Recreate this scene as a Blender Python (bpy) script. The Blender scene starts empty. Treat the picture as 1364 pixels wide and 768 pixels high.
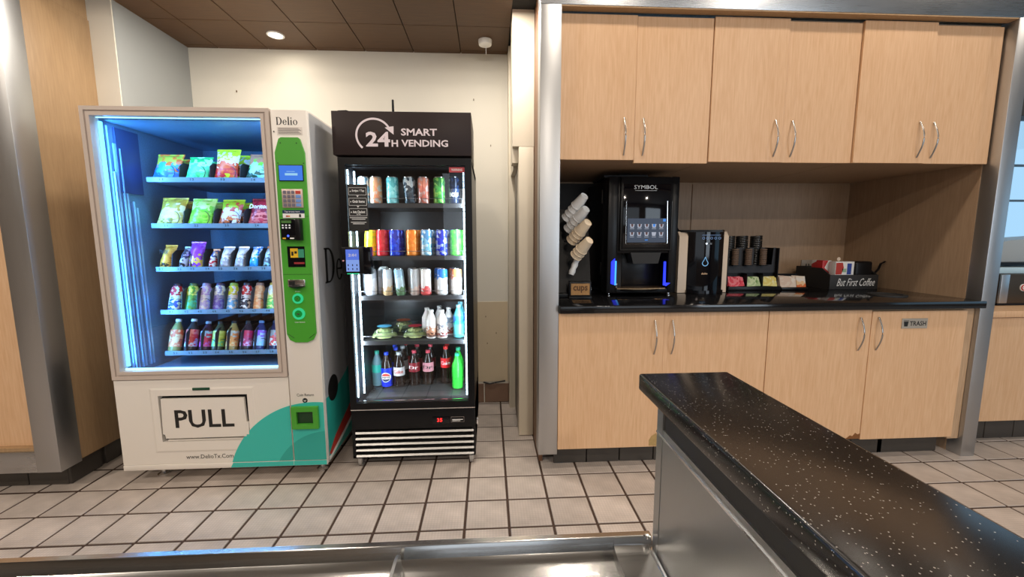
import bpy, bmesh, math, random
from math import pi, sin, cos, radians
from mathutils import Matrix, Vector
random.seed(7)
SC = bpy.context.scene
COL = SC.collection

# ------------------------------------------------------------ camera
cam_d = bpy.data.cameras.new('camera'); cam = bpy.data.objects.new('camera', cam_d); COL.objects.link(cam)
cam_d.sensor_width = 36.0; cam_d.lens = 550.81/1364*36; cam_d.clip_start = 0.02
_R = Matrix.Rotation(-0.0559, 3, 'Z') @ Matrix.Rotation(-0.1216, 3, 'X') @ Matrix.Rotation(0.0028, 3, 'Y')
_B = Matrix((( 1, 0, 0), (0, 0, -1), (0, 1, 0)))          # blender camera axes -> right/forward/up
cam.matrix_world = Matrix.Translation((0, 0, 1.285)) @ (_R @ _B).to_4x4()
SC.camera = cam
# ------------------------------------------------------------ world, exposure, lights
W = bpy.data.worlds.new('daylight'); SC.world = W; W.use_nodes = True
W.node_tree.nodes['Background'].inputs[0].default_value = (0.42, 0.72, 1.0, 1)
W.node_tree.nodes['Background'].inputs[1].default_value = 1.5
SC.view_settings.view_transform = 'Standard'; SC.view_settings.look = 'None'
SC.view_settings.gamma = 1; SC.view_settings.use_curve_mapping = False
SC.view_settings.exposure = -0.55
def area(name, loc, size, power, color=(1, 1, 1), rot=(0, 0, 0), sy=None, disk=False):
    d = bpy.data.lights.new(name, 'AREA'); d.energy = power; d.color = color; d.size = size
    if disk: d.shape = 'DISK'
    elif sy: d.shape = 'RECTANGLE'; d.size_y = sy
    o = bpy.data.objects.new(name, d); COL.objects.link(o); o.location = loc; o.rotation_euler = rot
    return o
WARM = (1.0, 0.87, 0.73)
for i, (x, y) in enumerate([(-2.4, 1.55), (-0.9, 1.55), (0.6, 1.55), (2.1, 1.55), (3.7, 1.55),
                            (-1.8, -0.6), (0.4, -0.6), (2.6, -0.6), (-1.8, -2.8), (0.6, -2.8), (3.0, -2.8)]):
    area('downlight_lamp', (x, y, 3.17), 0.16, 14 if y > 1 else (34 if y > -2 else 75), WARM, disk=True)
for x, w in ((0.8, 42), (4.9, 120)):     # added frontal fill behind the viewer, in place of unseen daylight windows
    area('frontal_fill_lamp', (x, -4.9, 1.75), 3.6 if x < 1 else 2.6, w, (0.74, 0.87, 1.0), rot=(radians(90), 0, 0), sy=1.9)
for x in (-1.5, 0.0):  # unseen lamps added to brighten the alcove back wall
    area('alcove_fill_lamp', (x, 2.34, 2.58), 0.12, 16 if x < -1 else 22, (1, 0.92, 0.82), disk=True)
area('left_fill_lamp', (-3.3, -0.2, 3.17), 0.16, 60, WARM, disk=True)  # added out of view to brighten the pale wood panel at far left
area('alcove_lamp', (-1.356, 2.92, 2.575), 0.10, 1.5, (1, 0.9, 0.75), disk=True)

# ------------------------------------------------------------ materials
MATS = {}
def newmat(name):
    m = bpy.data.materials.new(name); m.use_nodes = True
    return m, m.node_tree.nodes, m.node_tree.links, m.node_tree.nodes['Principled BSDF']
def srgb(r, g, b):
    f = lambda c: (c/255/12.92) if c/255 <= 0.04045 else ((c/255+0.055)/1.055)**2.4
    return (f(r), f(g), f(b), 1)
def plain(name, c, rough=0.5, metal=0.0, noise=0.0, nscale=20, bump=0.0, spec=0.5, coat=0.0):
    if name in MATS: return MATS[name]
    m, N, L, P = newmat(name)
    P.inputs['Roughness'].default_value = rough; P.inputs['Metallic'].default_value = metal
    P.inputs['Specular IOR Level'].default_value = spec; P.inputs['Coat Weight'].default_value = coat
    if noise or bump:
        t = N.new('ShaderNodeTexCoord'); n = N.new('ShaderNodeTexNoise'); n.inputs['Scale'].default_value = nscale
        n.inputs['Detail'].default_value = 5; L.new(t.outputs['Object'], n.inputs['Vector'])
        r = N.new('ShaderNodeMapRange'); r.inputs[3].default_value = 1-noise; r.inputs[4].default_value = 1+noise*0.5
        L.new(n.outputs['Fac'], r.inputs[0])
        mx = N.new('ShaderNodeVectorMath'); mx.operation = 'SCALE'; mx.inputs[0].default_value = c[:3]
        L.new(r.outputs[0], mx.inputs['Scale']); L.new(mx.outputs[0], P.inputs['Base Color'])
        if bump:
            b = N.new('ShaderNodeBump'); b.inputs['Strength'].default_value = bump; b.inputs['Distance'].default_value = 0.002
            L.new(n.outputs['Fac'], b.inputs['Height']); L.new(b.outputs[0], P.inputs['Normal'])
    else: P.inputs['Base Color'].default_value = c
    MATS[name] = m; return m
def emit(name, c, s):
    if name in MATS: return MATS[name]
    m, N, L, P = newmat(name); P.inputs['Base Color'].default_value = (0.02, 0.02, 0.02, 1)
    P.inputs['Emission Color'].default_value = c; P.inputs['Emission Strength'].default_value = s
    MATS[name] = m; return m
def wood(name, c1, c2, rough=0.42, axis='z', scale=1.0):
    if name in MATS: return MATS[name]
    m, N, L, P = newmat(name)
    t = N.new('ShaderNodeTexCoord'); mp = N.new('ShaderNodeMapping')
    mp.inputs['Scale'].default_value = {'z': (14*scale, 14*scale, 1.0*scale), 'x': (1.0*scale, 14*scale, 14*scale), 'y': (14*scale, 1.0*scale, 14*scale)}[axis]
    L.new(t.outputs['Object'], mp.inputs[0])
    n = N.new('ShaderNodeTexNoise'); n.inputs['Scale'].default_value = 1.3; n.inputs['Detail'].default_value = 6; n.inputs['Distortion'].default_value = 1.2
    L.new(mp.outputs[0], n.inputs['Vector'])
    n2 = N.new('ShaderNodeTexNoise'); n2.inputs['Scale'].default_value = 9; n2.inputs['Detail'].default_value = 3; L.new(mp.outputs[0], n2.inputs['Vector'])
    w = N.new('ShaderNodeMath'); w.operation = 'SINE'; mu = N.new('ShaderNodeMath'); mu.operation = 'MULTIPLY'; mu.inputs[1].default_value = 26
    L.new(n.outputs['Fac'], mu.inputs[0]); L.new(mu.outputs[0], w.inputs[0])
    ad = N.new('ShaderNodeMath'); ad.operation = 'MULTIPLY_ADD'; ad.inputs[1].default_value = 0.07
    L.new(w.outputs[0], ad.inputs[0]); L.new(n2.outputs['Fac'], ad.inputs[2])
    cr = N.new('ShaderNodeValToRGB'); cr.color_ramp.elements[0].position = 0.25; cr.color_ramp.elements[1].position = 0.75
    cr.color_ramp.elements[0].color = c2; cr.color_ramp.elements[1].color = c1
    L.new(ad.outputs[0], cr.inputs[0]); L.new(cr.outputs[0], P.inputs['Base Color'])
    P.inputs['Roughness'].default_value = rough
    MATS[name] = m; return m
def steel(name, c=(0.52, 0.53, 0.54, 1), rough=0.40, stretch=(60, 60, 1.0), aniso=0.5):
    if name in MATS: return MATS[name]
    m, N, L, P = newmat(name); P.inputs['Metallic'].default_value = 1.0
    t = N.new('ShaderNodeTexCoord'); mp = N.new('ShaderNodeMapping'); mp.inputs['Scale'].default_value = stretch
    L.new(t.outputs['Object'], mp.inputs[0]); n = N.new('ShaderNodeTexNoise'); n.inputs['Scale'].default_value = 6; n.inputs['Detail'].default_value = 4
    L.new(mp.outputs[0], n.inputs['Vector'])
    n3 = N.new('ShaderNodeTexNoise'); n3.inputs['Scale'].default_value = 3; n3.inputs['Detail'].default_value = 2; L.new(t.outputs['Object'], n3.inputs['Vector'])
    ad = N.new('ShaderNodeMath'); ad.operation = 'ADD'; L.new(n.outputs['Fac'], ad.inputs[0]); L.new(n3.outputs['Fac'], ad.inputs[1])
    r = N.new('ShaderNodeMapRange'); r.inputs[1].default_value = 0.6; r.inputs[2].default_value = 1.4
    r.inputs[3].default_value = rough-0.04; r.inputs[4].default_value = rough+0.05
    L.new(ad.outputs[0], r.inputs[0]); L.new(r.outputs[0], P.inputs['Roughness'])
    P.inputs['Base Color'].default_value = c
    b = N.new('ShaderNodeBump'); b.inputs['Strength'].default_value = 0.12; b.inputs['Distance'].default_value = 0.0008
    L.new(n.outputs['Fac'], b.inputs['Height']); L.new(b.outputs[0], P.inputs['Normal'])
    MATS[name] = m; return m
def glass(name, tint=(1, 1, 1, 1), ior=1.5, rough=0.0):
    if name in MATS: return MATS[name]
    m, N, L, P = newmat(name); N.remove(P); out = N['Material Output']
    tr = N.new('ShaderNodeBsdfTransparent'); tr.inputs[0].default_value = tint
    gl = N.new('ShaderNodeBsdfGlossy'); gl.inputs['Roughness'].default_value = rough
    fr = N.new('ShaderNodeFresnel'); ge = N.new('ShaderNodeNewGeometry'); mr = N.new('ShaderNodeMapRange')
    mr.inputs[3].default_value = ior; mr.inputs[4].default_value = 1/ior; L.new(ge.outputs['Backfacing'], mr.inputs[0]); L.new(mr.outputs[0], fr.inputs[0])   # same reflectance on both faces of a thin pane
    mx = N.new('ShaderNodeMixShader')
    L.new(fr.outputs[0], mx.inputs[0]); L.new(tr.outputs[0], mx.inputs[1]); L.new(gl.outputs[0], mx.inputs[2]); L.new(mx.outputs[0], out.inputs[0])
    MATS[name] = m; return m
def printed(name, cols, scale=30, rough=0.35, metal=0.0, band=0.6):
    """printed packaging: colour bands from bottom to top broken up by blotches"""
    if name in MATS: return MATS[name]
    m, N, L, P = newmat(name)
    t = N.new('ShaderNodeTexCoord'); s = N.new('ShaderNodeSeparateXYZ'); L.new(t.outputs['Generated'], s.inputs[0])
    n = N.new('ShaderNodeTexVoronoi'); n.inputs['Scale'].default_value = scale; L.new(t.outputs['Object'], n.inputs['Vector'])
    n2 = N.new('ShaderNodeSeparateColor'); L.new(n.outputs['Color'], n2.inputs[0])
    a = N.new('ShaderNodeMath'); a.operation = 'MULTIPLY_ADD'; a.inputs[1].default_value = 1-band
    mu = N.new('ShaderNodeMath'); mu.operation = 'MULTIPLY'; mu.inputs[1].default_value = band
    L.new(s.outputs['Z'], mu.inputs[0]); L.new(n2.outputs[0], a.inputs[0]); L.new(mu.outputs[0], a.inputs[2])
    cr = N.new('ShaderNodeValToRGB'); cr.color_ramp.interpolation = 'CONSTANT'; E_ = cr.color_ramp.elements
    while len(E_) < len(cols): E_.new(0.5)
    for i, c in enumerate(cols): E_[i].position = i/len(cols)
    for i, c in enumerate(cols): E_[i].color = c
    L.new(a.outputs[0], cr.inputs[0]); L.new(cr.outputs[0], P.inputs['Base Color'])
    P.inputs['Roughness'].default_value = rough; P.inputs['Metallic'].default_value = metal
    MATS[name] = m; return m
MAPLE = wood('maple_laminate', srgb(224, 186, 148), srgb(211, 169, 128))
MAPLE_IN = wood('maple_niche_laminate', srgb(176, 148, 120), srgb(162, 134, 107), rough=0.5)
MAPLE_DK = wood('maple_side_panel', srgb(172, 142, 106), srgb(158, 128, 94), rough=0.45)
CEILWOOD = wood('brown_ceiling_wood', srgb(88, 60, 30), srgb(76, 50, 24), rough=0.5, axis='x')
STEEL = steel('brushed_steel'); STEELH = steel('brushed_steel_flat', stretch=(1, 60, 60), rough=0.27)
STEELD = steel('brushed_steel_dull', c=(0.42, 0.42, 0.41, 1), rough=0.36)
CHROME = plain('chrome', (0.75, 0.75, 0.76, 1), 0.15, 1.0)
NICKEL = plain('satin_nickel', (0.42, 0.40, 0.38, 1), 0.3, 1.0)
WHITEWALL = plain('white_wall_paint', srgb(224, 219, 206), 0.6, noise=0.04, nscale=3, bump=0.1)
BLUEWALL = plain('grey_wall_paint', srgb(156, 160, 160), 0.6, noise=0.03, nscale=3)
CREAM = plain('cream_door_paint', srgb(226, 216, 196), 0.5, noise=0.06, nscale=5)
GROUT = plain('dark_grout', srgb(72, 54, 44), 0.9, noise=0.3, nscale=12)
TOETILE = plain('dark_kick_tile', srgb(66, 62, 58), 0.35, noise=0.2, nscale=12)
BASETILE = plain('brown_base_tile', srgb(132, 104, 86), 0.45, noise=0.25, nscale=10)
BLACK = plain('black_plastic', (0.006, 0.006, 0.007, 1), 0.3, spec=0.22)
BLACKG = plain('black_gloss', (0.004, 0.004, 0.006, 1), 0.06, spec=0.35)
BLACKM = plain('black_matte', (0.02, 0.02, 0.021, 1), 0.6)
DARK = plain('dark_gap', (0.01, 0.01, 0.01, 1), 0.9)
WHITEP = plain('white_machine_paint', srgb(232, 226, 218), 0.35, noise=0.03, nscale=4)
FRAMEP = plain('beige_grey_door_frame', srgb(196, 182, 172), 0.35)
WHITE = plain('white_print', srgb(240, 240, 238), 0.4)
INK = plain('black_print', (0.012, 0.012, 0.012, 1), 0.4)
TEAL = plain('teal_print', srgb(58, 190, 178), 0.35)
TEAL2 = plain('dark_teal_print', srgb(44, 166, 155), 0.35)
REDP = plain('red_print', srgb(190, 60, 50), 0.4)
GREENP = plain('green_panel', srgb(72, 160, 48), 0.38, noise=0.04, nscale=8)
PANE = glass('clear_glass')
PLASTIC = glass('clear_plastic', (0.9, 0.95, 0.97, 1), 1.45, 0.05)

def tile_mat():
    m, N, L, P = newmat('quarry_tile')
    t = N.new('ShaderNodeTexCoord'); oi = N.new('ShaderNodeObjectInfo')
    n = N.new('ShaderNodeTexNoise'); n.inputs['Scale'].default_value = 7; n.inputs['Detail'].default_value = 6
    L.new(t.outputs['Object'], n.inputs['Vector'])
    mp = N.new('ShaderNodeMapping'); mp.inputs['Scale'].default_value = (75, 75, 75); L.new(t.outputs['Object'], mp.inputs[0])
    ck = N.new('ShaderNodeTexVoronoi'); ck.inputs['Scale'].default_value = 1.0; ck.inputs['Randomness'].default_value = 0.0; L.new(mp.outputs[0], ck.inputs['Vector'])
    r = N.new('ShaderNodeMapRange'); r.inputs[3].default_value = 0.72; r.inputs[4].default_value = 1.08; r.inputs[1].default_value = 0.3; r.inputs[2].default_value = 0.7
    L.new(n.outputs['Fac'], r.inputs[0])
    r2 = N.new('ShaderNodeMapRange'); r2.inputs[3].default_value = 0.92; r2.inputs[4].default_value = 1.06; L.new(oi.outputs['Random'], r2.inputs[0])
    r3 = N.new('ShaderNodeMapRange'); r3.inputs[1].default_value = 0.1; r3.inputs[2].default_value = 0.7; r3.inputs[3].default_value = 1.05; r3.inputs[4].default_value = 0.86; L.new(ck.outputs['Distance'], r3.inputs[0])
    m1 = N.new('ShaderNodeMath'); m1.operation = 'MULTIPLY'; L.new(r.outputs[0], m1.inputs[0]); L.new(r2.outputs[0], m1.inputs[1])
    m2 = N.new('ShaderNodeMath'); m2.operation = 'MULTIPLY'; L.new(m1.outputs[0], m2.inputs[0]); L.new(r3.outputs[0], m2.inputs[1])
    mx = N.new('ShaderNodeVectorMath'); mx.operation = 'SCALE'; mx.inputs[0].default_value = srgb(200, 188, 179)[:3]
    L.new(m2.outputs[0], mx.inputs['Scale']); L.new(mx.outputs[0], P.inputs['Base Color'])
    b = N.new('ShaderNodeBump'); b.inputs['Strength'].default_value = 0.25; b.inputs['Distance'].default_value = 0.001; b.invert = True
    L.new(ck.outputs['Distance'], b.inputs['Height']); L.new(b.outputs[0], P.inputs['Normal'])
    P.inputs['Roughness'].default_value = 0.42
    return m
TILE = tile_mat()
def speckle():
    m, N, L, P = newmat('black_speckled_quartz')
    t = N.new('ShaderNodeTexCoord'); v = N.new('ShaderNodeTexVoronoi'); v.inputs['Scale'].default_value = 420; L.new(t.outputs['Object'], v.inputs['Vector'])
    s = N.new('ShaderNodeSeparateColor'); L.new(v.outputs['Color'], s.inputs[0])
    g = N.new('ShaderNodeMath'); g.operation = 'GREATER_THAN'; g.inputs[1].default_value = 0.94; L.new(s.outputs[0], g.inputs[0])
    l = N.new('ShaderNodeMath'); l.operation = 'LESS_THAN'; l.inputs[1].default_value = 0.36; L.new(v.outputs['Distance'], l.inputs[0])
    k = N.new('ShaderNodeMath'); k.operation = 'MULTIPLY'; L.new(g.outputs[0], k.inputs[0]); L.new(l.outputs[0], k.inputs[1])
    mx = N.new('ShaderNodeMix'); mx.data_type = 'RGBA'; mx.inputs[6].default_value = (0.012, 0.010, 0.009, 1); mx.inputs[7].default_value = (0.30, 0.28, 0.25, 1)
    L.new(k.outputs[0], mx.inputs[0]); L.new(mx.outputs[2], P.inputs['Base Color']); P.inputs['Roughness'].default_value = 0.2
    return m
QUARTZ = speckle()
QBLACK = plain('black_worktop', (0.008, 0.008, 0.009, 1), 0.1)

# ------------------------------------------------------------ geometry helpers
ORG = {}
class B:
    def __init__(s, mat=None):
        s.bm = bmesh.new(); s.mats = [mat] if mat else []; s.cur = 0
    def m(s, mat):
        if mat not in s.mats: s.mats.append(mat)
        s.cur = s.mats.index(mat); return s
    def _new(s, faces, smooth=False):
        for f in faces: f.material_index = s.cur; f.smooth = smooth
    def box(s, x0, x1, y0, y1, z0, z1, bev=0.0, seg=2):
        r = bmesh.ops.create_cube(s.bm, size=1.0, matrix=Matrix.Translation(((x0+x1)/2, (y0+y1)/2, (z0+z1)/2)) @ Matrix.Diagonal((abs(x1-x0), abs(y1-y0), abs(z1-z0), 1)))
        vs = r['verts']; fs = {f for v in vs for f in v.link_faces}
        s._new(fs)
        if bev > 0:
            es = list({e for v in vs for e in v.link_edges})
            r = bmesh.ops.bevel(s.bm, geom=es, offset=bev, segments=seg, profile=0.5, affect='EDGES')
            s._new(r['faces'], True)
        return s
    def poly(s, pts, t0, t1, plane='xz', smooth=False):
        """extrude a polygon: plane xz spans t=y, yz spans t=x, xy spans t=z"""
        f3 = {'xz': lambda a, b, t: (a, t, b), 'yz': lambda a, b, t: (t, a, b), 'xy': lambda a, b, t: (a, b, t)}[plane]
        v0 = [s.bm.verts.new(f3(a, b, t0)) for a, b in pts]; v1 = [s.bm.verts.new(f3(a, b, t1)) for a, b in pts]
        n = len(pts); fs = []
        fs.append(s.bm.faces.new(v0)); fs.append(s.bm.faces.new(v1[::-1]))
        sd = [s.bm.faces.new((v0[(i+1) % n], v0[i], v1[i], v1[(i+1) % n])) for i in range(n)]
        s._new(fs); s._new(sd, smooth); return s
    def quad(s, *p):
        s._new([s.bm.faces.new([s.bm.verts.new(q) for q in p])]); return s
    def lathe(s, prof, cx=0, cy=0, cz=0, n=20, M=None, caps=True):
        """profile [(r,z)...] around the z axis"""
        rings = []
        for r, z in prof:
            ring = []
            for i in range(n):
                a = 2*pi*i/n; p = Vector((r*cos(a), r*sin(a), z))
                if M: p = M @ p
                ring.append(s.bm.verts.new((p.x+cx, p.y+cy, p.z+cz)))
            rings.append(ring)
        fs = []
        for a, b in zip(rings, rings[1:]):
            for i in range(n): fs.append(s.bm.faces.new((a[i], a[(i+1) % n], b[(i+1) % n], b[i])))
        s._new(fs, True)
        if caps:
            c = []
            if prof[0][0] > 1e-4: c.append(s.bm.faces.new(rings[0][::-1]))
            if prof[-1][0] > 1e-4: c.append(s.bm.faces.new(rings[-1]))
            s._new(c)
        return s
    def disc(s, c, r, t, axis='y', n=24, r2=None):
        M = {'z': Matrix.Identity(3), 'y': Matrix.Rotation(pi/2, 3, 'X'), 'x': Matrix.Rotation(pi/2, 3, 'Y')}[axis]
        return s.lathe([(r, -t/2), (r if r2 is None else r2, t/2)], c[0], c[1], c[2], n, M)
    def ring(s, c, r0, r1, t, axis='y', n=28):
        M = {'z': Matrix.Identity(3), 'y': Matrix.Rotation(pi/2, 3, 'X'), 'x': Matrix.Rotation(pi/2, 3, 'Y')}[axis]
        return s.lathe([(r0, -t/2), (r1, -t/2), (r1, t/2), (r0, t/2), (r0, -t/2)], c[0], c[1], c[2], n, M, caps=False)
    def tube(s, path, r, n=8, sq=None):
        P = [Vector(p) for p in path]; rings = []; up = Vector((0, 0, 1))
        for i, p in enumerate(P):
            d = (P[min(i+1, len(P)-1)]-P[max(i-1, 0)]).normalized()
            a = d.cross(up)
            if a.length < 0.05: a = d.cross(Vector((0, 1, 0)))
            a.normalize(); b = a.cross(d).normalized()
            ra, rb = (r, r) if sq is None else (r*sq[0], r*sq[1])
            rings.append([s.bm.verts.new(p + a*ra*cos(2*pi*k/n) + b*rb*sin(2*pi*k/n)) for k in range(n)])
        fs = []
        for a, b in zip(rings, rings[1:]):
            for k in range(n): fs.append(s.bm.faces.new((a[k], a[(k+1) % n], b[(k+1) % n], b[k])))
        s._new(fs, True); s._new([s.bm.faces.new(rings[0][::-1]), s.bm.faces.new(rings[-1])]); return s
    def grid(s, f, nu, nv, smooth=True):
        """surface from f(i/nu, j/nv)"""
        V = [[s.bm.verts.new(f(i/nu, j/nv)) for j in range(nv+1)] for i in range(nu+1)]
        fs = []
        for i in range(nu):
            for j in range(nv): fs.append(s.bm.faces.new((V[i][j], V[i+1][j], V[i+1][j+1], V[i][j+1])))
        s._new(fs, smooth); return s
    def xform(s, M, verts=None):
        bmesh.ops.transform(s.bm, matrix=M, verts=verts or s.bm.verts[:]); return s
    def mesh(s, name, off=(0, 0, 0)):
        bmesh.ops.recalc_face_normals(s.bm, faces=s.bm.faces)
        if off != (0, 0, 0): bmesh.ops.translate(s.bm, verts=s.bm.verts, vec=-Vector(off))
        me = bpy.data.meshes.new(name); s.bm.to_mesh(me); s.bm.free()
        for m in s.mats: me.materials.append(m)
        me.set_sharp_from_angle(angle=radians(38)); return me
def meta(o, label=None, cat=None, group=None, kind=None):
    if label: o['label'] = label
    if cat: o['category'] = cat
    if group: o['group'] = group
    if kind: o['kind'] = kind
    return o
def thing(name, label, cat, loc, group=None, kind=None, rotz=0):
    o = bpy.data.objects.new(name, None); COL.objects.link(o); o.location = loc; o.rotation_euler = (0, 0, rotz); o.empty_display_size = 0.05
    ORG[o.name] = tuple(loc); return meta(o, label, cat, group, kind)
def part(name, b, parent, label=None, local=False, kind=None):
    """a part in world coordinates (or local to its thing)"""
    off = (0, 0, 0) if local else ORG.get(parent.name, (0, 0, 0))
    o = bpy.data.objects.new(name, b.mesh(name, off)); COL.objects.link(o); o.parent = parent
    ORG[o.name] = off if not local else (0, 0, 0)
    return meta(o, label, kind=kind)
def solo(name, b, label, cat, loc, group=None, kind=None, rot=None, local=False):
    o = bpy.data.objects.new(name, b.mesh(name, (0, 0, 0) if local else tuple(loc))); COL.objects.link(o); o.location = loc
    if rot: o.rotation_euler = rot
    ORG[o.name] = tuple(loc); return meta(o, label, cat, group, kind)
def struct(name, b, label=None, cat=None):
    o = bpy.data.objects.new(name, b.mesh(name)); COL.objects.link(o); ORG[o.name] = (0, 0, 0)
    return meta(o, label or name.replace('_', ' '), cat or name.split('_')[0], kind='structure')
def copy_tree(o, parent=None):
    c = o.copy(); COL.objects.link(c); c.parent = parent
    for ch in list(o.children): copy_tree(ch, c)
    return c
_TXT = {}
def text_verts(body, bold=0.0):
    k = (body, bold)
    if k not in _TXT:
        cu = bpy.data.curves.new('t', 'FONT'); cu.body = body; cu.size = 1; cu.resolution_u = 2; cu.offset = bold
        ob = bpy.data.objects.new('t', cu); COL.objects.link(ob)
        me = bpy.data.meshes.new_from_object(ob.evaluated_get(bpy.context.evaluated_depsgraph_get()))
        _TXT[k] = ([tuple(v.co) for v in me.vertices], [tuple(p.vertices) for p in me.polygons])
        bpy.data.objects.remove(ob); bpy.data.curves.remove(cu); bpy.data.meshes.remove(me)
    return _TXT[k]
def put_text(b, body, x0, x1, z0, z1, y, bold=0.0, face='-y', shear=0.0):
    """fit text in a rectangle of the plane facing -y (x,z) or +x (y,z)"""
    vs, ps = text_verts(body, bold)
    ax = [v[0] for v in vs]; ay = [v[1] for v in vs]; a0, a1, c0, c1 = min(ax), max(ax), min(ay), max(ay)
    nv = []
    for v in vs:
        u = x0+(v[0]-a0)/(a1-a0)*(x1-x0); w = z0+(v[1]-c0)/(c1-c0)*(z1-z0); u += shear*(w-z0)
        nv.append(b.bm.verts.new((u, y, w) if face == '-y' else (y, u, w)))
    fs = []
    for p in ps:
        try: fs.append(b.bm.faces.new([nv[i] for i in p]))
        except ValueError: pass
    b._new(fs); return b
def strip(b, outer, inner, y, face='-y'):
    f3 = (lambda a, c: (a, y, c)) if face == '-y' else (lambda a, c: (y, a, c))
    for i in range(len(outer)-1):
        b.quad(f3(*outer[i]), f3(*outer[i+1]), f3(*inner[i+1]), f3(*inner[i]))
def didone(b, x, z, h, y, face='-y'):
    """the high-contrast serif word Delio, cap height h"""
    def ell(cx, cz, rx, rz, ri, rzi, a0, a1, n=22):
        o = [(cx+rx*cos(a0+(a1-a0)*i/n), cz+rz*sin(a0+(a1-a0)*i/n)) for i in range(n+1)]
        q = [(cx+ri*cos(a0+(a1-a0)*i/n), cz+rzi*sin(a0+(a1-a0)*i/n)) for i in range(n+1)]
        strip(b, o, q, y, face)
    def rect(a, c, e, f):
        strip(b, [(a, f), (c, f)], [(a, e), (c, e)], y, face)
    t = 0.05*h; k = 0.16*h
    rect(x+0.06*h, x+0.06*h+k, z, z+h); rect(x, x+0.35*h, z, z+t); rect(x, x+0.35*h, z+h-t, z+h)
    ell(x+0.3*h, z+h/2, 0.46*h, h/2, 0.28*h, h/2-t, -pi/2, pi/2); x += 0.86*h
    ell(x+0.27*h, z+0.33*h, 0.27*h, 0.33*h, 0.14*h, 0.33*h-t, 0.0, 2*pi-0.55); rect(x+0.08*h, x+0.54*h, z+0.33*h, z+0.33*h+t); x += 0.62*h
    rect(x+0.06*h, x+0.06*h+k, z, z+1.05*h); rect(x, x+0.28*h, z, z+t); x += 0.36*h
    rect(x+0.06*h, x+0.06*h+k, z, z+0.66*h); rect(x, x+0.28*h, z, z+t)
    ell(x+0.14*h, z+0.88*h, 0.09*h, 0.09*h, 0.001, 0.001, 0, 2*pi, 12); x += 0.38*h
    ell(x+0.28*h, z+0.33*h, 0.29*h, 0.33*h, 0.15*h, 0.33*h-t, 0.0, 2*pi)

# ------------------------------------------------------------ room shell
XL, XR, YB, CZ = -2.05, 0.148, 3.14, 2.587
T = 0.2; GX, GY = -0.1191, 1.7064
b = B(GROUT); b.box(-5.0, 8.0, -5.0, 5.0, -0.06, -0.004)
floor = struct('floor', b, 'floor of pale brown ribbed quarry tiles with dark grout', 'floor')
def tile_mesh():
    b = B(TILE); g = 0.0058
    b.box(g, T-g, g, T-g, -0.012, 0.0, 0.0018, 1); return b.mesh('tile')
tm = tile_mesh(); nt = 0
for r in range(-2, 8):
    for c in range(-16, 24):
        x, y = GX+c*T, GY+r*T
        if r <= 2: ok = x > -2.95 and x+T < 4.6 and not (r == 2 and (-1.85 < x < -1.1 or -0.7 < x < -0.3 or x < -2.3))
        else: ok = (-1.0 < x+T/2 < -0.72) or (-0.12 < x+T/2 < 0.45 and y < 3.0) or (x > 2.6 and r <= 5)
        if r == -2: ok = ok and -2.4 < x < 3.4
        if not ok or nt >= 296: continue
        o = bpy.data.objects.new('tile', tm); COL.objects.link(o); o.parent = floor; o.location = (x, y, random.uniform(-0.0008, 0)); nt += 1
b = B(TILE); g = 0.0058   # the rest of the floor, out of view or hidden, one joined part
done = {(round(o.location.x, 3), round(o.location.y, 3)) for o in floor.children}
for r in range(-30, 9):
    for c in range(-24, 40):
        x, y = GX+c*T, GY+r*T
        if (round(x, 3), round(y, 3)) in done: continue
        b.quad((x+g, y+g, -0.0008), (x+T-g, y+g, -0.0008), (x+T-g, y+T-g, -0.0008), (x+g, y+T-g, -0.0008))
part('tile_field', b, floor, kind='stuff')

# alcove back wall and base tiles
b = B(WHITEWALL); b.box(XL-0.3, 0.36, YB, YB+0.15, 0, CZ+0.6)
wb = struct('wall_back', b, 'white painted back wall of the vending alcove', 'wall')
for i in range(12):
    x = XL+0.01+i*0.2
    if x+0.19 > XR+0.02: break
    part('base_tile', B(BASETILE).box(x, x+0.192, YB-0.012, YB, 0.004, 0.152, 0.002, 1), wb)
b = B(plain('worn_wall_panel', srgb(214, 196, 166), 0.55, noise=0.1, nscale=6)); b.box(-0.30, 0.142, YB-0.004, YB, 0.17, 0.80); part('kick_panel', b, wb, 'worn yellowish lower panel')
for (x, z) in ((0.02, 1.95), (-0.10, 2.27), (-1.75, 2.3), (0.05, 0.55), (-0.02, 0.47), (-0.03, 0.68)):
    part('scuff_mark', B(plain('scuff', srgb(110, 85, 60), 0.8)).box(x, x+0.005, YB-0.006, YB, z, z+0.012), wb)
part('pipe_stub', B(BLACKM).tube([(-0.05, YB-0.01, 0.165), (0.0, YB-0.025, 0.158), (0.06, YB-0.02, 0.168), (0.12, YB-0.012, 0.175)], 0.006), wb)
# left alcove side (grey) and white return
b = B(BLUEWALL); b.box(XL-0.15, XL, 2.56, YB, 0, CZ+0.5)
b.m(WHITEWALL).box(XL-0.5, XL-0.002, 2.552, 2.60, 0, CZ+0.6)
struct('wall_left', b, 'grey side wall of the alcove beside the snack machine', 'wall')
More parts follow.
